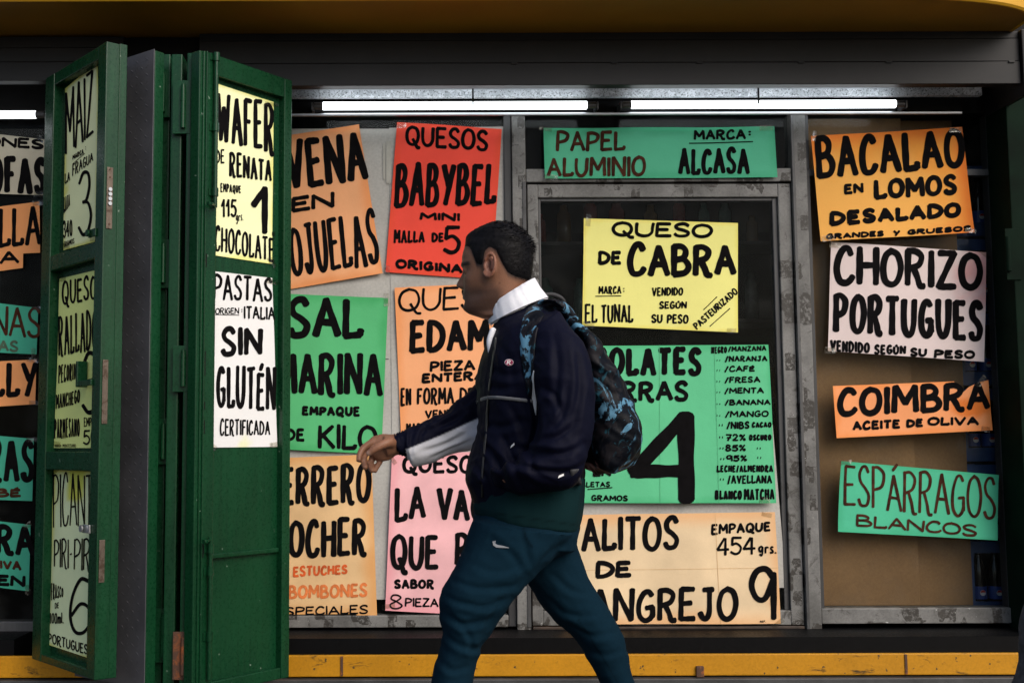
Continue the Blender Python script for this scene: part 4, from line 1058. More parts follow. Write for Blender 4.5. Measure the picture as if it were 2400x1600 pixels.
poster('long pale yellow wafer poster at the top of the right folding door', PR, Z1, [(1440, 560), (1862, 695), (1850, 1797), (1425, 1733)], (.86, .89, .54),
       [('WAFER', (1470, 632, 955), (1868, 700, 1050), 29), ('DE', (1463, 1018, 1112), (1526, 1020, 1118), 11), ('RENATA', (1555, 1028, 1204), (1848, 1094, 1238), 19), ('EMPAQUE', (1495, 1244, 1310), (1636, 1266, 1316), 9),
        ('115', (1498, 1352, 1482), (1608, 1360, 1476), 15), ('grs.', (1600, 1446, 1510), (1652, 1448, 1500), 6), ('1', (1700, 1262, 1604), (1838, 1262, 1600), 44), ('REF.', (1848, 38, 66), (1876, 40, 70), 3, 0, 'ink', Z2),
        ('CHOCOLATE', (1455, -10, 168), (1864, 84, 244), 16, 0, 'ink', Z2)], seed=24, warp_amp=.0015, edge=((.80, .80, .22), 12), mottled=.05)
poster('long white pasta poster below the yellow one on the right folding door', PR, Z2, [(1440, 305), (1850, 353), (1886, 1500), (1425, 1505)], (.80, .80, .80),
       [('PASTAS', (1447, 318, 502), (1852, 360, 518), 19), ('ORIGEN', (1463, 556, 600), (1626, 552, 596), 7), (':', (1636, 556, 592), (1650, 556, 592), 7), ('ITALIA', (1655, 540, 630), (1868, 550, 640), 13),
        ('SIN', (1497, 676, 892), (1786, 688, 876), 36), ('GLUTÉN', (1466, 950, 1238), (1877, 954, 1258), 27), ('CERTIFICADA', (1490, 1308, 1428), (1838, 1324, 1418), 12)],
       lines=[((1465, 602), (1625, 605), 4)], seed=25, warp_amp=.002, mottled=.03, cream=[((.80, .82, .55), .5, -.02, .12)])
# ------------------------------------------------------------------ people
DM = 3.06                                        # distance of the walking man from the camera
YM = CAM.y + DM
PXM = F_PX / DM                                  # photo pixels per metre there
class Soup:
    def __init__(s): s.v = []; s.f = []
    def loft(s, secs, n=28, sub=6, ex=2.25, shrink=1.0, px=True):
        """secs: (uL, vL, uR, vR, half depth, dy) edge pairs in photo pixels at the man's distance; closed ends"""
        S = np.array([list(a) + [0.0] * (6 - len(a)) for a in secs], float)
        if len(S) > 2:
            q = np.vstack([2 * S[0] - S[1], S, 2 * S[-1] - S[-2]]); out = []
            for i in range(1, len(q) - 2):
                for k in range(sub):
                    t = k / sub
                    out.append(.5 * (2 * q[i] + (q[i + 1] - q[i - 1]) * t + (2 * q[i - 1] - 5 * q[i] + 4 * q[i + 1] - q[i + 2]) * t * t + (3 * q[i] - q[i - 1] - 3 * q[i + 1] + q[i + 2]) * t ** 3))
            out.append(q[-2]); S = np.array(out)
        rings = []
        for a in S:
            l = P(a[0], a[1], YM + a[5]); r = P(a[2], a[3], YM + a[5])
            c = (l + r) / 2; h = (r - l) / 2 * shrink; d = Vector((0, a[4] * shrink, 0))
            rings.append([c + h * (math.copysign(abs(math.cos(t)) ** (2 / ex), math.cos(t))) + d * (math.copysign(abs(math.sin(t)) ** (2 / ex), math.sin(t))) for t in [2 * math.pi * k / n for k in range(n)]])
        s.rings(rings)
    def rings(s, rings):
        b = len(s.v); n = len(rings[0])
        for r in rings: s.v += [tuple(p) for p in r]
        for i in range(len(rings) - 1):
            for k in range(n): s.f.append((b + i * n + k, b + i * n + (k + 1) % n, b + (i + 1) * n + (k + 1) % n, b + (i + 1) * n + k))
        # dome the ends a little
        for (ring, idx, flip, ref) in ((rings[0], 0, True, rings[1]), (rings[-1], len(rings) - 1, False, rings[-2])):
            c = sum((Vector(p) for p in ring), Vector()) / n; c2 = sum((Vector(p) for p in ref), Vector()) / n
            rr = min((Vector(p) - c).length for p in ring)
            dr = (c - c2); dr = dr.normalized() if dr.length > 1e-6 else Vector((0, 0, 1))
            s.v.append(tuple(c + dr * rr * .5)); ci = len(s.v) - 1
            for k in range(n):
                a, d_ = b + idx * n + k, b + idx * n + (k + 1) % n
                s.f.append((d_, a, ci) if flip else (a, d_, ci))
    def chain(s, pts, n=14, sub=5):
        """pts: (Vector, radius) skeleton -> tapering round limb"""
        A = np.array([[*p, r] for p, r in pts], float); q = np.vstack([2 * A[0] - A[1], A, 2 * A[-1] - A[-2]]); out = []
        for i in range(1, len(q) - 2):
            for k in range(sub):
                t = k / sub
                out.append(.5 * (2 * q[i] + (q[i + 1] - q[i - 1]) * t + (2 * q[i - 1] - 5 * q[i] + 4 * q[i + 1] - q[i + 2]) * t * t + (3 * q[i] - q[i - 1] - 3 * q[i + 1] + q[i + 2]) * t ** 3))
        out.append(q[-2]); A = np.array(out); rings = []
        e = None
        for i in range(len(A)):
            t = Vector(A[min(i + 1, len(A) - 1), :3] - A[max(i - 1, 0), :3]).normalized()
            e = t.orthogonal() if e is None else e - t * e.dot(t)
            e.normalize(); g_ = t.cross(e); r = max(.002, A[i, 3])
            rings.append([Vector(A[i, :3]) + (e * math.cos(2 * math.pi * k / n) + g_ * math.sin(2 * math.pi * k / n)) * r for k in range(n)])
        s.rings(rings)
    def ball(s, c, rx, ry, rz, rot=None, n=20):
        rings = []
        for i in range(1, n // 2):
            ph = math.pi * i / (n // 2)
            ring = [Vector((rx * math.sin(ph) * math.cos(2 * math.pi * k / n), ry * math.sin(ph) * math.sin(2 * math.pi * k / n), -rz * math.cos(ph))) for k in range(n)]
            rings.append([(Vector(c) + (rot @ p if rot else p)) for p in ring])
        s.rings(rings)
    def grow(s, voxel, smooth=4, factor=.5):
        me = bpy.data.meshes.new('tmp'); me.from_pydata(s.v, [], s.f); me.update()
        o = bpy.data.objects.new('tmp', me); COL.objects.link(o)
        m = o.modifiers.new('r', 'REMESH'); m.mode = 'VOXEL'; m.voxel_size = voxel; m.adaptivity = 0
        if smooth: m2 = o.modifiers.new('s', 'SMOOTH'); m2.iterations = smooth; m2.factor = factor
        dg = bpy.context.evaluated_depsgraph_get(); dg.update()
        out = bpy.data.meshes.new_from_object(o.evaluated_get(dg))
        bpy.data.objects.remove(o); bpy.data.meshes.remove(me)
        return out
def vco(me):
    a = np.empty(len(me.vertices) * 3, np.float64); me.vertices.foreach_get('co', a); return a.reshape(-1, 3)
def vno(me):
    a = np.empty(len(me.vertices) * 3, np.float32); me.vertices.foreach_get('normal', a); return a.reshape(-1, 3).astype(float)
def setco(me, c): me.vertices.foreach_set('co', c.astype(np.float32).ravel()); me.update()
def setcol(me, c):
    at = me.color_attributes.new('Col', 'FLOAT_COLOR', 'POINT')
    at.data.foreach_set('color', np.concatenate([np.clip(c, 0, 1), np.ones((len(c), 1))], 1).astype(np.float32).ravel())
RM = np.array(ROT)
def to_px(c, dm=None):
    """photo pixel of points carried on the man's own side view (parallel to the shop front), for pattern layout"""
    d = c - np.array(CAM); d = d * (DM / d[:, 1:2]) if False else d
    e = np.stack([c[:, 0] - CAM.x, c[:, 1] - CAM.y, c[:, 2] - CAM.z], 1) @ RM
    return CX + F_PX * e[:, 0] / -e[:, 2], CY - F_PX * e[:, 1] / -e[:, 2]
def finish(name, me, mat, og, parent=None):
    setco(me, vco(me) - np.array(tuple(og))) if True else None
    me.materials.clear(); me.materials.append(mat)
    me.polygons.foreach_set('use_smooth', [True] * len(me.polygons))
    return link(name, me, og, parent)
def aniso(c, dirs, freqs, seed, oc=2):
    p = np.stack([(c @ np.array(d)) * f for d, f in zip(dirs, freqs)], 1); return fbm(p, seed, oc)
def folds(x, seed=0):                            # ridged folds from smooth noise
    return 1 - np.abs(x) * 3.2

def creases(u, v, lines):
    out = np.zeros(len(u))
    for (pts, w_, amp) in lines:
        P_ = np.array(catmull(pts, 6)); best = np.full(len(u), 1e9); side = np.zeros(len(u)); along = np.zeros(len(u))
        m = len(P_) - 1
        for i in range(m):
            a, b_ = P_[i], P_[i + 1]; d_ = b_ - a; L2 = max(1e-6, d_ @ d_)
            t = np.clip(((u - a[0]) * d_[0] + (v - a[1]) * d_[1]) / L2, 0, 1)
            qx, qy = u - (a[0] + t * d_[0]), v - (a[1] + t * d_[1]); dd = np.hypot(qx, qy)
            sg = np.sign(d_[0] * qy - d_[1] * qx); k_ = dd < best
            best = np.where(k_, dd, best); side = np.where(k_, sg, side); along = np.where(k_, (i + t) / m, along)
        sd_ = best * side; env = np.sin(np.pi * np.clip(along, .03, .97)) ** .6
        out += amp * env * (-np.exp(-(sd_ / w_) ** 2) + .95 * np.exp(-((sd_ - 1.7 * w_) / (1.15 * w_)) ** 2) + .35 * np.exp(-((sd_ + 1.8 * w_) / (1.2 * w_)) ** 2))
    return out
JK_FOLDS = [([(1258, 850), (1252, 930), (1258, 1000), (1238, 1058)], 7, .013), ([(1372, 1040), (1320, 1062), (1262, 1058), (1205, 1046)], 8, .011), ([(1352, 990), (1310, 1020), (1268, 1028)], 7, .008), ([(1380, 1085), (1320, 1108), (1250, 1100), (1200, 1076)], 8, .010),
    ([(1300, 780), (1306, 870), (1296, 960)], 9, .007), ([(1352, 800), (1362, 900), (1345, 985)], 9, .008), ([(1330, 900), (1322, 960), (1290, 1010)], 7, .006), ([(1262, 905), (1300, 930), (1318, 980)], 7, .007),
    ([(1130, 1030), (1165, 1080), (1185, 1160)], 8, .010), ([(1170, 1010), (1200, 1070), (1222, 1140)], 8, .009), ([(1108, 1085), (1140, 1120), (1150, 1178)], 7, .009), ([(1240, 1070), (1255, 1110), (1300, 1132)], 7, .009), ([(1120, 990), (1175, 1000), (1230, 985)], 9, .007), ([(1135, 860), (1190, 880), (1240, 870)], 10, .006), ([(1128, 900), (1170, 912), (1215, 900)], 9, .005), ([(1160, 800), (1190, 840), (1205, 900)], 10, .005), ([(1190, 940), (1220, 1000), (1236, 1060)], 8, .007),
    ([(1120, 905), (1080, 960), (1030, 1000)], 7, .009), ([(1110, 950), (1050, 990), (985, 1010)], 6, .008), ([(1075, 950), (1040, 965), (1020, 990)], 6, .007), ([(1010, 980), (990, 1010), (985, 1040)], 5, .006), ([(970, 998), (962, 1030), (965, 1070)], 5, .006), ([(1105, 1005), (1050, 1040), (985, 1060)], 6, .007), ([(1110, 1030), (1060, 1055), (1010, 1075)], 5, .006)]
TR_FOLDS = [([(1036, 1392), (1080, 1412), (1140, 1420), (1200, 1398)], 8, .012), ([(1030, 1430), (1085, 1462), (1150, 1452)], 8, .013), ([(1045, 1352), (1120, 1378), (1200, 1376), (1236, 1352)], 8, .009), ([(1030, 1475), (1070, 1508), (1120, 1520), (1138, 1490)], 8, .012), ([(1060, 1440), (1100, 1490), (1108, 1545)], 7, .009), ([(1100, 1318), (1160, 1340), (1225, 1325)], 9, .007), ([(1238, 1358), (1200, 1300), (1150, 1262)], 9, .009), ([(1246, 1340), (1232, 1280), (1216, 1238)], 8, .008), ([(1250, 1350), (1290, 1300), (1340, 1275)], 9, .008), ([(1140, 1225), (1190, 1240), (1245, 1236)], 9, .006),
    ([(1290, 1338), (1335, 1380), (1392, 1392)], 8, .008), ([(1275, 1400), (1330, 1440), (1400, 1440)], 8, .009), ([(1320, 1462), (1380, 1490), (1450, 1480)], 8, .010), ([(1360, 1520), (1410, 1535), (1470, 1520)], 8, .009), ([(1180, 1400), (1150, 1450), (1128, 1500)], 7, .008), ([(1020, 1540), (1060, 1570), (1110, 1560)], 8, .008)]
# ---- head in its own frame: looks along -x, chin at z = 0
HZ = np.array([-.05, -.03, -.012, 0, .012, .03, .05, .07, .09, .11, .125, .15, .175, .195, .210, .219])
HF = np.array([-.010, -.020, -.050, -.080, -.090, -.0905, -.091, -.0885, -.0855, -.083, -.0885, -.088, -.079, -.060, -.035, -.008])
HB = np.array([.066, .066, .066, .066, .066, .067, .071, .078, .085, .090, .092, .0935, .089, .076, .056, .028])
HW = np.array([.052, .052, .050, .046, .052, .060, .064, .067, .070, .0725, .0735, .0755, .072, .060, .043, .020])
def head_surface(off=0.0, nz=84, na=96, zmin=-.014, top=True):
    zs = np.concatenate([np.linspace(zmin, .215, nz), [.2175, .219]]); rows = []
    for z in zs:
        f = np.interp(z, HZ, HF); b_ = np.interp(z, HZ, HB); w_ = np.interp(z, HZ, HW)
        c0 = .012
        th = np.arange(na) / na * 2 * np.pi
        cx_ = np.cos(th); sy = np.sin(th)
        x = np.where(cx_ < 0, (c0 - f) * np.sign(cx_) * np.abs(cx_) ** .92, (b_ - c0) * np.abs(cx_) ** .92)
        y = w_ * np.sign(sy) * np.abs(sy) ** .90
        x = x + c0
        rows.append(np.stack([x, y, np.full(na, z)], 1))
    return zs, np.array(rows)
def smooth_rows(Rw, it=2):
    for _ in range(it):
        a = Rw.copy(); a[1:-1] = Rw[1:-1] * .5 + (Rw[:-2] + Rw[2:]) * .25; Rw = a
    return Rw
def face_feats(p):
    """pushes the front of the head into a face; p (n,3)"""
    x, y, z = p[:, 0].copy(), p[:, 1].copy(), p[:, 2].copy()
    front = ss(.0, -.055, x)
    g = lambda a, s_: np.exp(-(a / s_) ** 2)
    nose_z = np.interp(z, [.062, .070, .077, .084, .100, .116, .124], [0, .012, .0245, .025, .015, .007, 0])
    nw = np.interp(z, [.066, .078, .12], [.0135, .0125, .0075])
    dx = -nose_z * g(y, nw) * front
    dx += -.006 * (g(y - .013, .007) + g(y + .013, .007)) * g(z - .074, .007) * front      # nostril wings
    dx += .0095 * (g(y - .031, .014) + g(y + .031, .014)) * g(z - .110, .010) * front       # eye sockets
    dx += -.0055 * (g(y - .028, .020) + g(y + .028, .020)) * g(z - .126, .007) * front      # brow ridge
    dx += -.0045 * (g(y - .031, .010) + g(y + .031, .010)) * g(z - .109, .006) * front      # eyelids
    dx += -.0065 * g(y, .020) * g(z - .0535, .0042) * front - .0065 * g(y, .018) * g(z - .0440, .0046) * front
    dx += .0045 * g(y, .024) * g(z - .0487, .0020) * front + .004 * g(y, .02) * g(z - .033, .006) * front
    dx += -.006 * g(y, .020) * g(z - .016, .011) * front                                    # chin
    dx += -.004 * (g(y - .045, .014) + g(y + .045, .014)) * g(z - .088, .014) * front       # cheekbones
    dy = -.006 * np.sign(y) * g(x + .05, .03) * g(z - .045, .02)                            # hollow of the cheek
    return np.stack([x + dx, y + dy, z], 1)
HYAW = R(20); HPITCH = R(3)
HO = P(1170, 730, YM)
HR = Matrix.Rotation(-HYAW, 3, 'Z') @ Matrix.Rotation(-HPITCH, 3, 'Y')
HRn = np.array(HR)
def head_to_world(p): return np.asarray(p) @ HRn.T + np.array(HO)
def world_to_head(c): return (c - np.array(HO)) @ HRn

def ear(side):
    """shell of the ear, head frame"""
    s_ = Soup(); rim = []
    cx_, cz = .004, .110
    for k in range(15):                          # helix rim from the front round the back to the lobe
        a = R(150 - 300 * k / 14)
        rim.append((Vector((cx_ + .0165 * math.cos(a) + .004 * math.sin(a), side * (.0775 + .009 * (math.cos(a) * .5 + .5)), cz + .0285 * math.sin(a) - .001)), .0042 if k < 11 else .0050))
    s_.chain(rim, 10, 3)
    s_.chain([(Vector((cx_ - .011, side * .074, cz + .010)), .004), (Vector((cx_ - .013, side * .0775, cz - .003)), .0055), (Vector((cx_ - .009, side * .077, cz - .014)), .0050), (Vector((cx_ - .002, side * .0765, cz - .024)), .0062)], 10, 3)
    s_.chain([(Vector((cx_ + .0, side * .076, cz + .018)), .0035), (Vector((cx_ + .0085, side * .081, cz + .006)), .0042), (Vector((cx_ + .005, side * .080, cz - .012)), .004)], 10, 3)
    s_.ball((cx_ + .002, side * .0705, cz), .0150, .0060, .0260)
    return [head_to_world([v])[0] for v in s_.v], s_.f

def pt(u, v, dy=0.0): return P(u, v, YM + dy)
def rp(px): return px / PXM

TORSO = [(1163, 738, 1262, 700, .060), (1146, 775, 1302, 722, .150), (1127, 822, 1332, 768, .195), (1113, 880, 1350, 835, .195), (1114, 945, 1360, 905, .185), (1117, 1010, 1362, 1000, .170),
         (1100, 1072, 1366, 1070, .165), (1090, 1120, 1372, 1108, .168), (1103, 1186, 1372, 1134, .160)]
SLEEVE_N = [(1236, 775, 1313, 726, 0.066, -0.15), (1242, 838, 1367, 800, 0.08, -0.188), (1250, 908, 1393, 886, 0.082, -0.205), (1256, 985, 1395, 985, 0.078, -0.215), (1240, 1045, 1381, 1075, 0.074, -0.225), (1200, 1080, 1345, 1140, 0.068, -0.222), (1170, 1092, 1293, 1152, 0.058, -0.205), (1150, 1100, 1218, 1160, 0.045, -0.18)]
SLEEVE_F = [(1180, 770, 1290, 890, .075, .13), (1142, 845, 1192, 985, .075, .165), (1110, 897, 1126, 1044, .070, .165), (1066, 945, 1080, 1062, .064, .15), (1016, 973, 1030, 1083, .058, .13), (968, 996, 990, 1094, .054, .115), (948, 1002, 966, 1096, .050, .108)]
LEG_N = [(1104, 1215, 1346, 1250, 0.115, -0.075), (1078, 1292, 1296, 1312, 0.105, -0.085), (1051, 1348, 1236, 1368, 0.1, -0.09), (1031, 1392, 1202, 1412, 0.094, -0.09), (1030, 1443, 1168, 1458, 0.086, -0.088), (1033, 1485, 1142, 1496, 0.08, -0.088), (1022, 1532, 1125, 1530, 0.078, -0.088), (1005, 1600, 1111, 1604, 0.076, -0.088), (984, 1780, 1081, 1780, 0.07, -0.085), (976, 1960, 1046, 1965, 0.058, -0.08), (979, 2020, 1041, 2026, 0.056, -0.08)]
LEG_F = [(1133, 1222, 1348, 1245, 0.115, 0.08), (1183, 1300, 1363, 1304, 0.105, 0.085), (1228, 1362, 1385, 1356, 0.098, 0.09), (1261, 1412, 1420, 1410, 0.094, 0.09), (1297, 1456, 1449, 1462, 0.09, 0.09), (1343, 1492, 1464, 1500, 0.086, 0.09), (1369, 1535, 1474, 1532, 0.082, 0.09), (1399, 1592, 1486, 1582, 0.076, 0.09), (1458, 1720, 1544, 1690, 0.072, 0.088), (1543, 1860, 1614, 1815, 0.06, 0.085), (1593, 1935, 1656, 1895, 0.056, 0.085)]
HIP = [(1112, 1165, 1366, 1150, .165), (1106, 1215, 1358, 1225, .168), (1104, 1262, 1352, 1290, .150)]
TEE = [(1114, 1150, 1368, 1120, .168), (1110, 1196, 1362, 1195, .176), (1122, 1212, 1353, 1244, .172)]
FINGERS = [  # knuckle, middle joint, end joint, tip (u, v, dy); radius
    [(878, 1034, .10), (852, 1050, .095), (843, 1066, .085), (841, 1080, .075), .0088],
    [(876, 1046, .115), (856, 1064, .105), (853, 1082, .090), (857, 1098, .078), .0090],
    [(882, 1060, .120), (870, 1080, .112), (868, 1094, .098), (873, 1104, .085), .0084],
    [(896, 1070, .118), (889, 1084, .108), (882, 1096, .098), (878, 1105, .09), .0074]]
THUMB = [(914, 1036, .065), (896, 1042, .050), (878, 1052, .046), (862, 1064, .050), .0105]

def fore_hand(s):
    s.chain([(pt(985, 1045, .115), .030), (pt(945, 1040, .105), .028), (pt(922, 1042, .100), .0285), (pt(905, 1045, .10), .031)], 18)
    rot = Matrix.Rotation(R(-18), 3, 'Y')
    s.ball(pt(900, 1048, .102), .040, .017, .036, rot); s.ball(pt(886, 1046, .106), .030, .014, .030, rot)
    for f in FINGERS:
        r = f[4]; s.chain([(pt(904, 1044 + (f[0][1] - 1046) * .6, .105), r * 1.1), (pt(*f[0]), r * 1.12), (pt(*f[1]), r * 1.06), (pt(*f[2]), r * .95), (pt(*f[3]), r * .80)], 12)
    t = THUMB; r = t[4]
    s.chain([(pt(922, 1044, .085), r * 1.2), (pt(*t[0]), r * 1.35), (pt(*t[1]), r * 1.1), (pt(*t[2]), r * 1.0), (pt(*t[3]), r * .78)], 12)
def shoe(s, u, v, dy, ang):
    c = pt(u, v, dy); rot = Matrix.Rotation(ang, 3, 'Y')
    s.ball(c + rot @ Vector((-.075, 0, -.028)), .135, .045, .038, rot); s.ball(c + rot @ Vector((.02, 0, -.01)), .055, .042, .055, rot)

C_SKIN = np.array([.27, .125, .072]); C_STUB = np.array([.085, .048, .036]); C_HAIR = np.array([.010, .009, .010])
def build_person(dx, label, forward_arm=True, cols=None, badge=True, fine=True, depth=0.0):
    og = pt(1215, 2135); og.z = 0.0
    # ---------- body: one continuous skin
    s = Soup()
    zs, rows = head_surface(); rows = smooth_rows(rows, 2)
    n0, n1 = rows.shape[:2]
    pw = head_to_world(face_feats(rows.reshape(-1, 3)))
    s.rings([list(map(Vector, pw[i * n1:(i + 1) * n1])) for i in range(n0)])
    for sd_ in (-1, 1):
        v, f = ear(sd_); b0 = len(s.v); s.v += [tuple(q) for q in v]; s.f += [tuple(i + b0 for i in ff) for ff in f]
    for sd_ in (-1, 1):
        c = head_to_world([(-.0700, sd_ * .031, .110)])[0]; s.ball(c, .0118, .0118, .0118, n=16)
    s.loft([(1146, 700, 1236, 660, .056), (1152, 722, 1246, 684, .056), (1174, 746, 1266, 708, .060), (1180, 792, 1310, 750, .10)], sub=5)
    s.loft(TORSO[2:] , shrink=.74); s.loft(HIP, shrink=.74); s.loft(LEG_N, shrink=.66); s.loft(LEG_F, shrink=.66)
    s.loft(SLEEVE_N, shrink=.60)
    if forward_arm:
        s.loft(SLEEVE_F, shrink=.60); fore_hand(s)
    else: s.loft([(a[0], a[1], a[2], a[3], a[4], -a[5]) for a in SLEEVE_N], shrink=.72)
    shoe_n = (1010, 2085, -.08, R(14)); shoe_f = (1650, 1965, .085, R(-38))
    s.ball(pt(1005, 2070, -.08), .05, .035, .04); s.ball(pt(1640, 1940, .085), .05, .035, .04)
    me = s.grow(.0028 if fine else .005, 3, .45)
    c = vco(me); h = world_to_head(c); x, y, z = h[:, 0], h[:, 1], h[:, 2]
    col = np.repeat(C_SKIN[None], len(c), 0)
    nz = fbm(c * 90, 3, 3); nb = fbm(c * 22, 5, 3)
    col = col * (1 + .12 * nb[:, None] + .10 * nz[:, None])
    inhead = (z > -.03) & (np.abs(y) < .12) & (np.abs(x) < .14)
    # beard shadow
    st = ss(.078, .050, z + .25 * (x + .09) * .4) * ss(.045, .005, x) * ss(-.015, .004, z)
    st = np.maximum(st * .85, .9 * ss(.02, .0, x - .0) * ss(.105, .075, z) * ss(-.035, -.012, x) * .6)
    st = st * inhead * (1 + .35 * nz); st = np.clip(st, 0, .8)
    col = col * (1 - st[:, None]) + C_STUB * st[:, None]
    # warm ears, nose and lips
    earm = np.exp(-(((x - .004) / .024) ** 2 + ((z - .110) / .034) ** 2)) * ss(.069, .077, np.abs(y)) * inhead
    col = col * (1 - .5 * earm[:, None]) + np.array([.34, .12, .085]) * .5 * earm[:, None]
    conch = np.exp(-(((x - .003) / .0085) ** 2 + ((z - .108) / .013) ** 2)) * ss(.064, .070, np.abs(y)) * ss(.088, .081, np.abs(y)) * inhead
    col = col * (1 - .75 * conch[:, None]) + np.array([.07, .028, .02]) * .75 * conch[:, None]  # shade of the ear's hollow put into the skin colour
    lip = np.exp(-((z - .0487) / .0075) ** 2) * ss(.026, .016, np.abs(y)) * ss(-.078, -.086, x) * inhead
    col = col * (1 - .7 * lip[:, None]) + np.array([.22, .085, .07]) * .7 * lip[:, None]
    brow = ss(.0075, .003, np.abs(z - (.1285 + .0 * x) + .15 * np.maximum(0, np.abs(y) - .03))) * ss(.010, .016, np.abs(y)) * ss(.062, .054, np.abs(y)) * ss(-.03, -.05, x) * inhead
    col = col * (1 - .9 * brow[:, None]) + C_HAIR * .9 * brow[:, None]
    eye = np.exp(-(((np.abs(y) - .031) / .011) ** 2 + ((z - .1095) / .0042) ** 2)) * ss(-.055, -.065, x) * inhead
    col = col * (1 - .85 * eye[:, None]) + np.array([.03, .02, .018]) * .85 * eye[:, None]
    # clipped hair on the sides, fading out to the neck
    hl = hairline(x, z)
    fade = ss(-.006, .020, hl + .006 * nb) * inhead * (1 - earm)
    fd = np.clip(fade * (1 + .35 * nz), 0, 1)
    col = col * (1 - fd[:, None]) + C_HAIR * fd[:, None]
    mole = np.exp(-(((to_px(c)[0] - 1171) / 2.2) ** 2 + ((to_px(c)[1] - 663) / 2.2) ** 2)) * (y < 0) * inhead
    col = col * (1 - .8 * mole[:, None]) + np.array([.04, .02, .015]) * .8 * mole[:, None]
    # hands: nails and knuckle creases
    if forward_arm:
        for f in FINGERS + [THUMB]:
            for q, rr, cc, aa in ((f[1], .007, (.26, .11, .075), .5), (f[2], .006, (.26, .11, .075), .45)):
                d = np.linalg.norm(c - np.array(pt(*q)), axis=1); k_ = np.exp(-(d / rr) ** 2)[:, None] * aa
                col = col * (1 - k_) + np.array(cc) * k_
        d = np.linalg.norm(c - np.array(pt(861, 1063, .040)), axis=1); k_ = np.exp(-(d / .0075) ** 2)[:, None] * .8
        col = col * (1 - k_) + np.array((.52, .34, .27)) * k_
    setcol(me, col)
    me.update()
    person = finish('person', me, M['skin'], og)
    tag(person, label, 'person')
    # ---------- hair
    hair = hair_mesh(); 
    mk('hair', *hair, M['hair'], parent=person, smooth=True)
    # ---------- trousers
    s = Soup(); s.loft(HIP); s.loft(LEG_N); s.loft(LEG_F)
    me = s.grow(.0042, 7); c = vco(me); nn = vno(me)
    u, v = to_px(c)
    D = {}
    f1 = folds(aniso(c, [(.55, 0, .83), (.83, 0, -.55), (0, 1, 0)], (16, 4.5, 5), 11, 2)); f2 = folds(aniso(c, [(-.35, 0, .94), (.94, 0, .35), (0, 1, 0)], (19, 5.5, 6), 12, 2))
    knee = np.exp(-(((u - 1100) / 95) ** 2 + ((v - 1440) / 85) ** 2)) + .7 * np.exp(-(((u - 1300) / 90) ** 2 + ((v - 1330) / 70) ** 2)) + .5 * np.exp(-(((u - 1400) / 90) ** 2 + ((v - 1500) / 90) ** 2))
    disp = .0026 * f1 * (.4 + knee) + .0022 * f2 * (.4 + .65 * knee) + .0045 * fbm(c * 14, 9, 3) - .0052
    disp += .34 * creases(u, v, TR_FOLDS) * ss(.75, .1, nn[:, 1])
    c2 = c + nn * disp[:, None]; setco(me, c2)
    cb = cols['trousers']; colr = np.repeat(np.array(cb)[None], len(c), 0) * (1 + .10 * fbm(c * 9, 21, 3) + .12 * vnoise(c * 420, 8))[:, None]
    if cols.get('heather'): colr *= (1 + .55 * fbm(c * 130, 4, 3))[:, None]
    seam = np.exp(-((u - (1262 + (v - 1300) * .62)) / 1.8) ** 2) * (v > 1320) * (nn[:, 1] < 0) * (c[:, 1] > YM)
    pocket = np.exp(-((np.hypot((u - 1262) / 1.0, (v - 1232) / 1.55) - 34) / 2.2) ** 2) * (u < 1250) * (v > 1222) * (c[:, 1] < YM)
    colr *= (1 - .55 * np.clip(seam + pocket, 0, 1))[:, None]
    setcol(me, colr); finish('trousers', me, M['knit'], og, person)
    # shoes
    for a in (shoe_n, shoe_f):
        s = Soup(); shoe(s, *a); me = s.grow(.006, 4); finish('shoe', me, M['shoe'], og, person)
    # ---------- shirt hem
    s = Soup(); s.loft(TEE, shrink=1.0); me = s.grow(.0055, 4); c = vco(me); nn = vno(me)
    setco(me, c + nn * (.006 * folds(aniso(c, [(.9, 0, -.3), (.3, 0, .9), (0, 1, 0)], (9, 4, 5), 31)) - .002)[:, None])
    u, v = to_px(c); colr = np.repeat(np.array(cols['shirt'])[None], len(c), 0) * (1 + .12 * fbm(c * 12, 5, 3))[:, None]
    hem = np.exp(-((v - (1196 + (u - 1122) * .148)) / 2.0) ** 2); colr *= (1 - .4 * hem)[:, None]
    setcol(me, colr); finish('shirt', me, M['knit'], og, person)
    # ---------- jacket
    s = Soup(); s.loft(TORSO); s.loft(SLEEVE_N)
    if forward_arm:
        s.loft(SLEEVE_F)
        s.loft([(975, 1000, 985, 1078, .043, .113), (945, 1004, 955, 1074, .041, .108), (920, 1016, 936, 1070, .039, .103)])
    else: s.loft([(a[0], a[1], a[2], a[3], a[4], -a[5]) for a in SLEEVE_N])
    me = s.grow(.0042, 6); c = vco(me); nn = vno(me); u, v = to_px(c)
    near = ss(YM - .05, YM - .12, c[:, 1])
    f1 = folds(aniso(c, [(.80, 0, .60), (-.60, 0, .80), (0, 1, 0)], (14, 4, 4.5), 41, 2)); f2 = folds(aniso(c, [(.25, .3, .92), (.95, 0, -.25), (0, 1, 0)], (17, 4.5, 5), 42, 2)); f3 = folds(aniso(c, [(.95, 0, -.30), (.30, 0, .95), (0, 1, 0)], (13, 3.5, 5), 43, 2))
    elbow = np.exp(-(((u - 1300) / 110) ** 2 + ((v - 1070) / 90) ** 2)) + np.exp(-(((u - 1150) / 90) ** 2 + ((v - 1080) / 110) ** 2)) + .8 * np.exp(-(((u - 1255) / 50) ** 2 + ((v - 860) / 120) ** 2))
    fore = ss(1130, 1080, u)
    disp = .0050 * f1 * (.35 + .9 * elbow) + .0045 * f2 * (.3 + .7 * elbow + .9 * fore) + .0045 * f3 * (.55 + .4 * near) + .005 * fbm(c * 9, 19, 3) - .008
    disp += .60 * creases(u, v, JK_FOLDS) * ss(.75, .1, nn[:, 1])
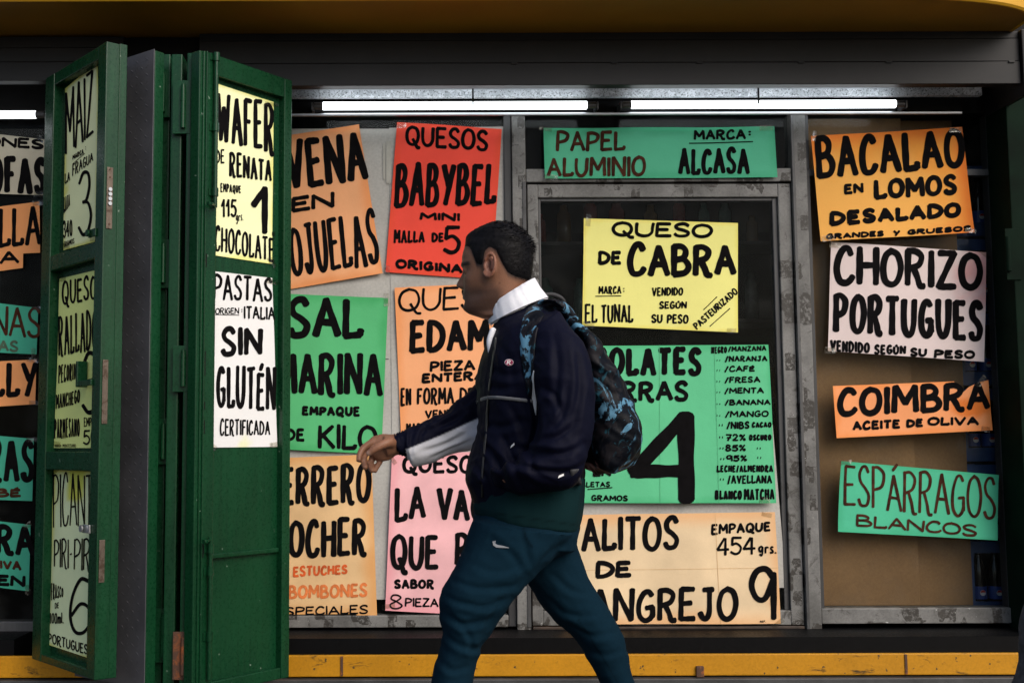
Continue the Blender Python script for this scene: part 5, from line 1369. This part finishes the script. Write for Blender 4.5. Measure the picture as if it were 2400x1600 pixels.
    # cuff gathers
    if forward_arm: disp += .0022 * np.sin(u * 1.05) * ss(900, 930, u) * ss(965, 945, u)
    setco(me, c + nn * disp[:, None])
    colr = np.repeat(np.array(cols['jacket'])[None], len(c), 0) * (1 + .10 * fbm(c * 7, 3, 3))[:, None]
    wh = np.array([.66, .66, .70])
    def paint(mask, cc, a=1.0):
        nonlocal colr; m_ = np.clip(mask, 0, 1)[:, None] * a; colr = colr * (1 - m_) + np.array(cc) * m_
    if cols.get('trim'):
        # pale panel along the under side of the forward sleeve
        top = np.interp(u, [955, 1031, 1113, 1180], [1052, 1021, 984, 950])
        paint(ss(-2, 2, v - top) * (u > 952) * (c[:, 1] > YM + .045) * ss(1150, 1125, u), wh, .92)
        # grey reflective band across the chest, white piping at the armhole, zip line
        bl = np.interp(u, [1115, 1145, 1250], [943, 930, 941])
        pu = np.interp(v, [868, 890, 930, 970], [1251, 1247, 1250, 1256]); pw_ = np.interp(v, [868, 900, 945, 972], [1.2, 4.0, 4.5, 1.0])
        zu = np.interp(v, [760, 850, 1130], [1160, 1149, 1130])
        paint((np.abs(u - zu) < 1.8) * (v > 790) * (v < 1150) * (c[:, 1] < YM), (.003, .003, .005))
        paint(ss(10, 4, np.abs(u - (1153 - (v - 770) * .10))) * (v > 765) * (v < 806) * (c[:, 1] < YM), wh, .0)
    setcol(me, colr); jk = finish('jacket', me, M['nylon'], og, person)
    # ---------- collar: stands open round the neck
    V = []; Fc = []
    nseg = 40
    cl = [(1156, 762), (1268, 700)]
    for k in range(nseg + 1):
        a = R(-198 + 216 * k / nseg * 1.08)      # from the throat on the near side round the nape
        # ring frame: long axis along the sloping neck line, short axis in depth
        t = .5 + .5 * math.cos(a)
        lo = Vector(pt(1150, 764)) * (1 - t) + Vector(pt(1284, 702)) * t
        hi = Vector(pt(1142, 722)) * (1 - t) + Vector(pt(1250, 655)) * t
        dpt = math.sin(a)
        w0, w1 = .082, .070
        for (base, w_, e) in ((lo, w0, 0), (lo * .5 + hi * .5, w0 * .93, .003), (hi, w1, 0.004), (hi + Vector((.004, 0, .003)), w1 + .006, 0), (lo * .42 + hi * .58, w0 * .93 + .008, .008), (lo * .92 + hi * .08, w0 + .016, .012)):
            ripple = .0016 * math.sin(k * 2.1) + .0012 * math.sin(k * 3.7 + 1)
            V.append(base + Vector((.0, dpt * (w_ + ripple), 0)) + Vector((e * .3 * math.cos(a), 0, 0)))
    m_ = 6
    for k in range(nseg):
        for j in range(m_ - 1): Fc.append((k * m_ + j, k * m_ + j + 1, (k + 1) * m_ + j + 1, (k + 1) * m_ + j))
    mk('collar', V, Fc, cols['collar'], parent=person, smooth=True)
    if cols.get('trim'):
        # open collar flap with white lining hanging at the throat and the zip pull
        s = Soup(); s.loft([(1149, 768, 1164, 772, .010, -.075), (1140, 800, 1158, 802, .010, -.082), (1146, 838, 1153, 840, .006, -.088)], n=12); me = s.grow(.003, 2); finish('collar_flap', me, cols['collar'], og, person)
    if badge:
        badge_parts(person)
    # pockets' reflective tabs
    for (u0, v0, u1, v1) in ((1196, 1048, 1206, 1040), (1308, 1118, 1322, 1112)):
        ps = surf_px(jk, [(u0, v0 + 2), (u1, v1 + 2), (u1 - 1, v1 - 3), (u0 + 2, v0 - 4)], .003)
        mk('pocket_tab', ps + [p + Vector((0, .004, 0)) for p in ps], [(0, 1, 2, 3), (7, 6, 5, 4), (0, 4, 5, 1), (1, 5, 6, 2), (2, 6, 7, 3), (3, 7, 4, 0)], M['white'], parent=person)
    if badge: swoosh(person)
    return person

def surf_px(obj, pts, off):
    """points on an object's surface met by the side view at these photo pixels, lifted by off"""
    dg = bpy.context.evaluated_depsgraph_get(); dg.update()
    out = []
    inv = obj.matrix_world.inverted()
    for (u, v) in pts:
        d = ray(u, v); o = inv @ CAM; q = (inv.to_3x3() @ d).normalized()
        ok, loc, nor, _ = obj.ray_cast(o, q)
        p = obj.matrix_world @ loc if ok else P(u, v, YM - .15)
        out.append(p - d.normalized() * off)
    return out
def patch(obj, name, poly, off, mat, parent, inner=6):
    ps = surf_px(obj, poly, off); c = sum((p for p in ps), Vector()) / len(ps)
    c = surf_px(obj, [(sum(p[0] for p in poly) / len(poly), sum(p[1] for p in poly) / len(poly))], off)[0]
    n = len(ps); bk = [p + Vector((0, .002, 0)) for p in ps]
    return mk(name, ps + [c] + bk, [(i, (i + 1) % n, n) for i in range(n)] + [(i, n + 1 + i, n + 1 + (i + 1) % n, (i + 1) % n) for i in range(n)], mat, parent=parent)
def badge_parts(person):
    jk = [o for o in person.children if o.name.startswith('jacket')][0]
    bpy.context.view_layer.update()
    cu, cv = 1193, 849
    for k, (r_, mat, off) in enumerate(((10.5, 'white', .004), (9.4, 'badge', .0052))):
        poly = [(cu + r_ * math.cos(t), cv + r_ * .76 * math.sin(t)) for t in [2 * math.pi * i / 22 for i in range(22)]]
        b_ = patch(jk, 'chest_badge', poly, off, M[mat], jk)
    pl = VPlane(surf_px(jk, [(cu, cv)], .0066)[0], (0, -1, 0))
    ik = Ink(pl, lambda u, v: 0.0)
    ik.word('R', [np.array(q, float) for q in ((cu - 6, cv + 5), (cu + 5, cv + 5), (cu - 4, cv - 5), (cu + 5, cv - 5))], 1.5)
    for ink, (v, f) in ik.m.items(): mk('badge_letter', v, f, M['white'], parent=jk)
def swoosh(person):
    tr = [o for o in person.children if o.name.startswith('trousers')][0]
    lo = [(1154, 1268), (1156, 1277), (1163, 1282), (1176, 1283), (1193, 1284)]
    hi = [(1193, 1282), (1178, 1278), (1166, 1276), (1161, 1273), (1162, 1266)]
    ps = surf_px(tr, lo + hi, .003)
    n = 5
    Fc = [(i, i + 1, 9 - i - 1, 9 - i) for i in range(4)]
    mk('thigh_logo', ps, Fc, M['pale_logo'], parent=tr)

# ---- hair
def hairline(x, z):
    """signed: positive inside the hair, metres"""
    zl = np.interp(x, [-.10, -.088, -.070, -.052, -.045, -.034, -.018, -.008, .006, .022, .030, .045, .062, .10], [.182, .178, .166, .150, .138, .104, .098, .134, .142, .132, .108, .074, .062, .054])
    return z - zl
def hair_mesh():
    zs, rows = head_surface(nz=120, na=150, zmin=.03); rows = smooth_rows(rows, 3)
    n0, n1 = rows.shape[:2]; p = rows.reshape(-1, 3)
    c = np.array([.012, 0, .11]); d = p - c; d /= np.linalg.norm(d, axis=1)[:, None]
    x, y, z = p.T
    hl = hairline(x, z)
    part = np.interp(x, [-.09, -.03, .03, .09], [.186, .196, .186, .150])          # line where the longer top begins
    topm = ss(-.012, .010, z - part)
    quiff = np.exp(-((x + .075) / .028) ** 2) * ss(.165, .19, z)
    strands = fbm(np.stack([x * 45, y * 190, z * 60], 1), 3, 3)
    strands2 = fbm(np.stack([x * 160, y * 160, z * 160], 1), 6, 2)
    th = -.0022 + .0052 * ss(.0, .035, hl) + topm * (.35 + .65 * ss(.085, .02, x)) * (.0090 + .0030 * strands) + .006 * quiff + .0012 * strands2 * ss(.01, .04, hl)
    th = np.where(hl < -.003, -.006, th)
    q = p + d * th[:, None]
    keep = hl > -.012
    V = head_to_world(q)
    Fc = []
    for i in range(n0 - 1):
        for k in range(n1):
            a = (i * n1 + k, i * n1 + (k + 1) % n1, (i + 1) * n1 + (k + 1) % n1, (i + 1) * n1 + k)
            if all(keep[j] for j in a): Fc.append(a)
    top = len(V); V = np.vstack([V, head_to_world([(.010, 0, .228)])])
    for k in range(n1): Fc.append(((n0 - 1) * n1 + k, (n0 - 1) * n1 + (k + 1) % n1, top))
    V = list(map(tuple, V))
    # loose short strands over the outline
    rng = np.random.default_rng(5)
    idx = np.where((hl > .012))[0]
    for j in rng.choice(idx, 2600):
        b0 = np.array(q[j]); dd = d[j] * rng.uniform(.0, .22) + np.array([.8 if topm[j] > .3 else .35, rng.normal(0, .25), -.35 if topm[j] < .3 else rng.normal(0, .2)])
        dd /= np.linalg.norm(dd); ln = rng.uniform(.006, .012) if topm[j] > .3 else rng.uniform(.002, .004)
        sd_ = np.cross(dd, rng.normal(size=3)); sd_ /= np.linalg.norm(sd_); w_ = rng.uniform(.0004, .0008)
        e = b0 + dd * ln + np.array([.25 * ln, 0, -.2 * ln]); m0 = b0 + dd * ln * .5
        ws = head_to_world([b0 - sd_ * w_ - d[j] * .001, b0 + sd_ * w_ - d[j] * .001, m0 + sd_ * w_ * .8, e, m0 - sd_ * w_ * .8])
        bI = len(V); V += list(map(tuple, ws)); Fc.append(tuple(range(bI, bI + 5)))
    return V, Fc

M['skin'] = attr_mat('skin', .50, .35, 330, .22, .30, bscale=260, bdist=.001)
_b = M['skin'].node_tree.nodes['Principled BSDF']; _b.inputs['Subsurface Weight'].default_value = .12; _b.inputs['Subsurface Radius'].default_value = (.010, .004, .002); _b.inputs['Subsurface Scale'].default_value = .6
M['hair'] = plain('black_hair', (.0045, .004, .0048), .55, var=.5, vscale=120, spec=.12)
M['knit'] = attr_mat('knit_cloth', .95, .06, 700, .25, .25, sheen=.0, bscale=500, bdist=.0008)
M['nylon'] = attr_mat('nylon_cloth', .62, .07, 500, .12, .25, bscale=34, bdist=.006)
M['shoe'] = plain('black_shoe', (.02, .02, .022), .5)
M['collar'] = plain('white_collar_cloth', (.78, .78, .82), .7, var=.05, vscale=40, bmp=.35, bscale=45, dist=.004)
M['collar_dark'] = plain('dark_collar_cloth', (.02, .02, .022), .8, var=.1)
M['badge'] = plain('crimson_badge', (.36, .03, .09), .5, var=.1)
M['pale_logo'] = plain('pale_grey_print', (.24, .25, .27), .7, var=.1)
man = build_person(0, 'man in a navy jacket with white collar and blue joggers striding left past the posters', cols=dict(trousers=(.0040, .0190, .0335), shirt=(.0055, .023, .026), jacket=(.0036, .0042, .0135), collar=M['collar'], trim=True))
# ------------------------------------------------------------------ backpack
def camo():
    m, nt, b = new_mat('camouflage_nylon'); v = coords(nt, (1.0, 1.0, .75))
    n1 = noise(nt, 11, 7, .68, v, 1.2); n2 = noise(nt, 23, 5, .65, v, 2.2); n3 = noise(nt, 12, 4, .6, v, 1.2)
    c = mixc(nt, ramp(nt, n3, [(.50, 0.0), (.56, 1.0)]).outputs[0], (.003, .004, .007), (.013, .012, .015))
    c = mixc(nt, ramp(nt, n2, [(.59, 0.0), (.62, 1.0)]).outputs[0], c, (.012, .05, .072))
    c = mixc(nt, ramp(nt, n1, [(.585, 0.0), (.605, 1.0)]).outputs[0], c, (.10, .24, .36))
    nt.links.new(c, b.inputs['Base Color']); b.inputs['Roughness'].default_value = .48; b.inputs['Specular IOR Level'].default_value = .10
    bump(nt, noise(nt, 30, 5, .6, coords(nt)), .3, .006, b); return m
M['camo'] = camo()
M['webbing'] = plain('dark_grey_webbing', (.035, .035, .038), .8, var=.2, vscale=200, bmp=.3, bscale=400)
s = Soup()
s.loft([(1300, 716, 1324, 726, .05), (1312, 752, 1364, 766, .09), (1326, 794, 1400, 803, .12), (1338, 850, 1430, 854, .13), (1346, 900, 1457, 899, .138), (1352, 950, 1478, 952, .140), (1356, 1002, 1495, 1003, .140), (1358, 1048, 1496, 1049, .138), (1362, 1082, 1484, 1086, .130), (1374, 1098, 1450, 1106, .10)])
s.loft([(1400, 930, 1470, 930, .10, -.02), (1400, 985, 1497, 985, .118, -.02), (1400, 1040, 1499, 1045, .118, -.02), (1400, 1080, 1484, 1088, .10, -.02)])
me = s.grow(.005, 4); c = vco(me); nn = vno(me)
d = .009 * folds(aniso(c, [(.5, 0, .86), (.86, 0, -.5), (0, 1, 0)], (15, 6, 7), 61, 3)) + .007 * folds(aniso(c, [(-.6, .3, .8), (.8, 0, .6), (0, 1, 0)], (13, 5, 8), 62, 2)) - .010
setco(me, c + nn * d[:, None])
og = pt(1420, 1105)
bp = finish('backpack', me, M['camo'], og)
tag(bp, 'black and pale blue camouflage backpack worn on the walking man\'s back', 'backpack')
bpy.context.view_layer.update()
jk = [o for o in man.children if o.name.startswith('jacket')][0]
def strap(name, Ls, Rs, mat, thick, parent, src, nU=26, nV=7):
    A = np.array(catmull(Ls, 8)); B = np.array(catmull(Rs, 8))
    A = np.array([A[min(len(A) - 1, int(round(i * (len(A) - 1) / nU)))] for i in range(nU + 1)]); B = np.array([B[min(len(B) - 1, int(round(i * (len(B) - 1) / nU)))] for i in range(nU + 1)])
    px_ = [tuple(A[i] * (1 - j / nV) + B[i] * j / nV) for i in range(nU + 1) for j in range(nV + 1)]
    base = surf_px(src, px_, .0)
    # steady the depth along the strap so it bridges folds
    dist = np.array([(p - CAM).length for p in base]).reshape(nU + 1, nV + 1)
    dist = np.where(dist > DM * 1.07, np.median(dist), dist)
    for _ in range(3):
        dd = dist.copy(); dd[1:-1] = (dist[:-2] + dist[1:-1] + dist[2:]) / 3; dist = dd
    V = []; Fc = []
    for i in range(nU + 1):
        for j in range(nV + 1):
            r_ = ray(*px_[i * (nV + 1) + j]).normalized(); bul = 1 - abs(j / nV * 2 - 1) ** 3
            V.append(CAM + r_ * (dist[i, j] - .003 - thick * bul))
    n = len(V); V += [v + Vector((0, .012, 0)) for v in V]
    w_ = nV + 1
    for i in range(nU):
        for j in range(nV):
            q = (i * w_ + j, i * w_ + j + 1, (i + 1) * w_ + j + 1, (i + 1) * w_ + j); Fc.append(q[::-1]); Fc.append(tuple(k + n for k in q))
    rim = list(range(w_)) + [i * w_ + nV for i in range(1, nU + 1)] + [nU * w_ + j for j in range(nV - 1, -1, -1)] + [i * w_ for i in range(nU - 1, 0, -1)]
    for a, b_ in zip(rim, rim[1:] + rim[:1]): Fc.append((a, b_, b_ + n, a + n))
    return mk(name, V, Fc, mat, parent=parent, smooth=True)
M['reflect'] = plain('grey_reflective_tape', (.15, .15, .155), .5, var=.08)
strap('reflective_band', [(1116, 938), (1135, 929), (1160, 927), (1205, 931), (1251, 936)], [(1117, 946), (1136, 937), (1160, 935), (1205, 939), (1251, 944)], M['reflect'], .0012, jk, jk, 24, 3)
strap('piping', [(1250, 868), (1244, 890), (1245, 920), (1250, 948), (1255, 972)], [(1252, 868), (1251, 890), (1254, 920), (1258, 946), (1257, 972)], M['white'], .002, jk, jk, 16, 3)
M['zip'] = plain('black_zip', (.004, .004, .005), .4)
strap('zip', [(1161, 790), (1152, 850), (1142, 930), (1136, 1020), (1128, 1110), (1128, 1165)], [(1165, 790), (1156, 850), (1146, 930), (1140, 1020), (1132, 1110), (1132, 1165)], M['zip'], .001, jk, jk, 30, 2)
strap('shoulder_strap', [(1296, 700), (1264, 703), (1241, 717), (1227, 742), (1219, 780), (1219, 820), (1226, 870), (1237, 925)], [(1322, 722), (1294, 728), (1272, 744), (1261, 770), (1255, 802), (1252, 840), (1249, 890), (1247, 930)], M['camo'], .008, bp, jk)
s = Soup(); s.chain([(pt(1270, 716, -.06), .010), (pt(1300, 712, -.07), .013), (pt(1326, 724, -.07), .013), (pt(1346, 752, -.06), .014)], 12)
finish('strap_anchor', s.grow(.004, 2), M['camo'], og, bp); s = Soup()
s.chain([(pt(1270, 716, .10), .010), (pt(1300, 712, .11), .013), (pt(1326, 724, .11), .013), (pt(1346, 752, .10), .014)], 12)
finish('strap_anchor', s.grow(.004, 2), M['camo'], og, bp)
s = Soup(); s.chain([(pt(1276, 690, -.02), .004), (pt(1296, 690, -.01), .0055), (pt(1316, 699, .0), .0055), (pt(1326, 714, .01), .004)], 12); finish('carry_handle', s.grow(.0025, 1), M['webbing'], og, bp)
strap('strap_tail', [(1337, 1100), (1338, 1118), (1341, 1138)], [(1357, 1098), (1360, 1116), (1364, 1136)], M['webbing'], .003, bp, jk, 6, 3)

# second passer-by stepping in at the right edge
p2 = build_person(0, 'passer-by in dark jacket and heather grey trousers entering at the right edge', forward_arm=False, badge=False, fine=False,
                  cols=dict(trousers=(.085, .085, .09), shirt=(.02, .02, .02), jacket=(.010, .010, .011), collar=M['collar_dark'], heather=True))
p2.location += Vector((1.168, -.46, 0)); p2.rotation_euler = (0, .11, 0)
bpy.context.view_layer.update()
_t = [o for o in p2.children if o.name.startswith('trousers')][0]
_c = np.array([tuple(_t.matrix_world @ q.co) for q in _t.data.vertices]); _u, _v = to_px(_c)
p2.location.x += (2377 - _u[np.abs(_v - 1575) < 12].min()) * 2.55 / F_PX
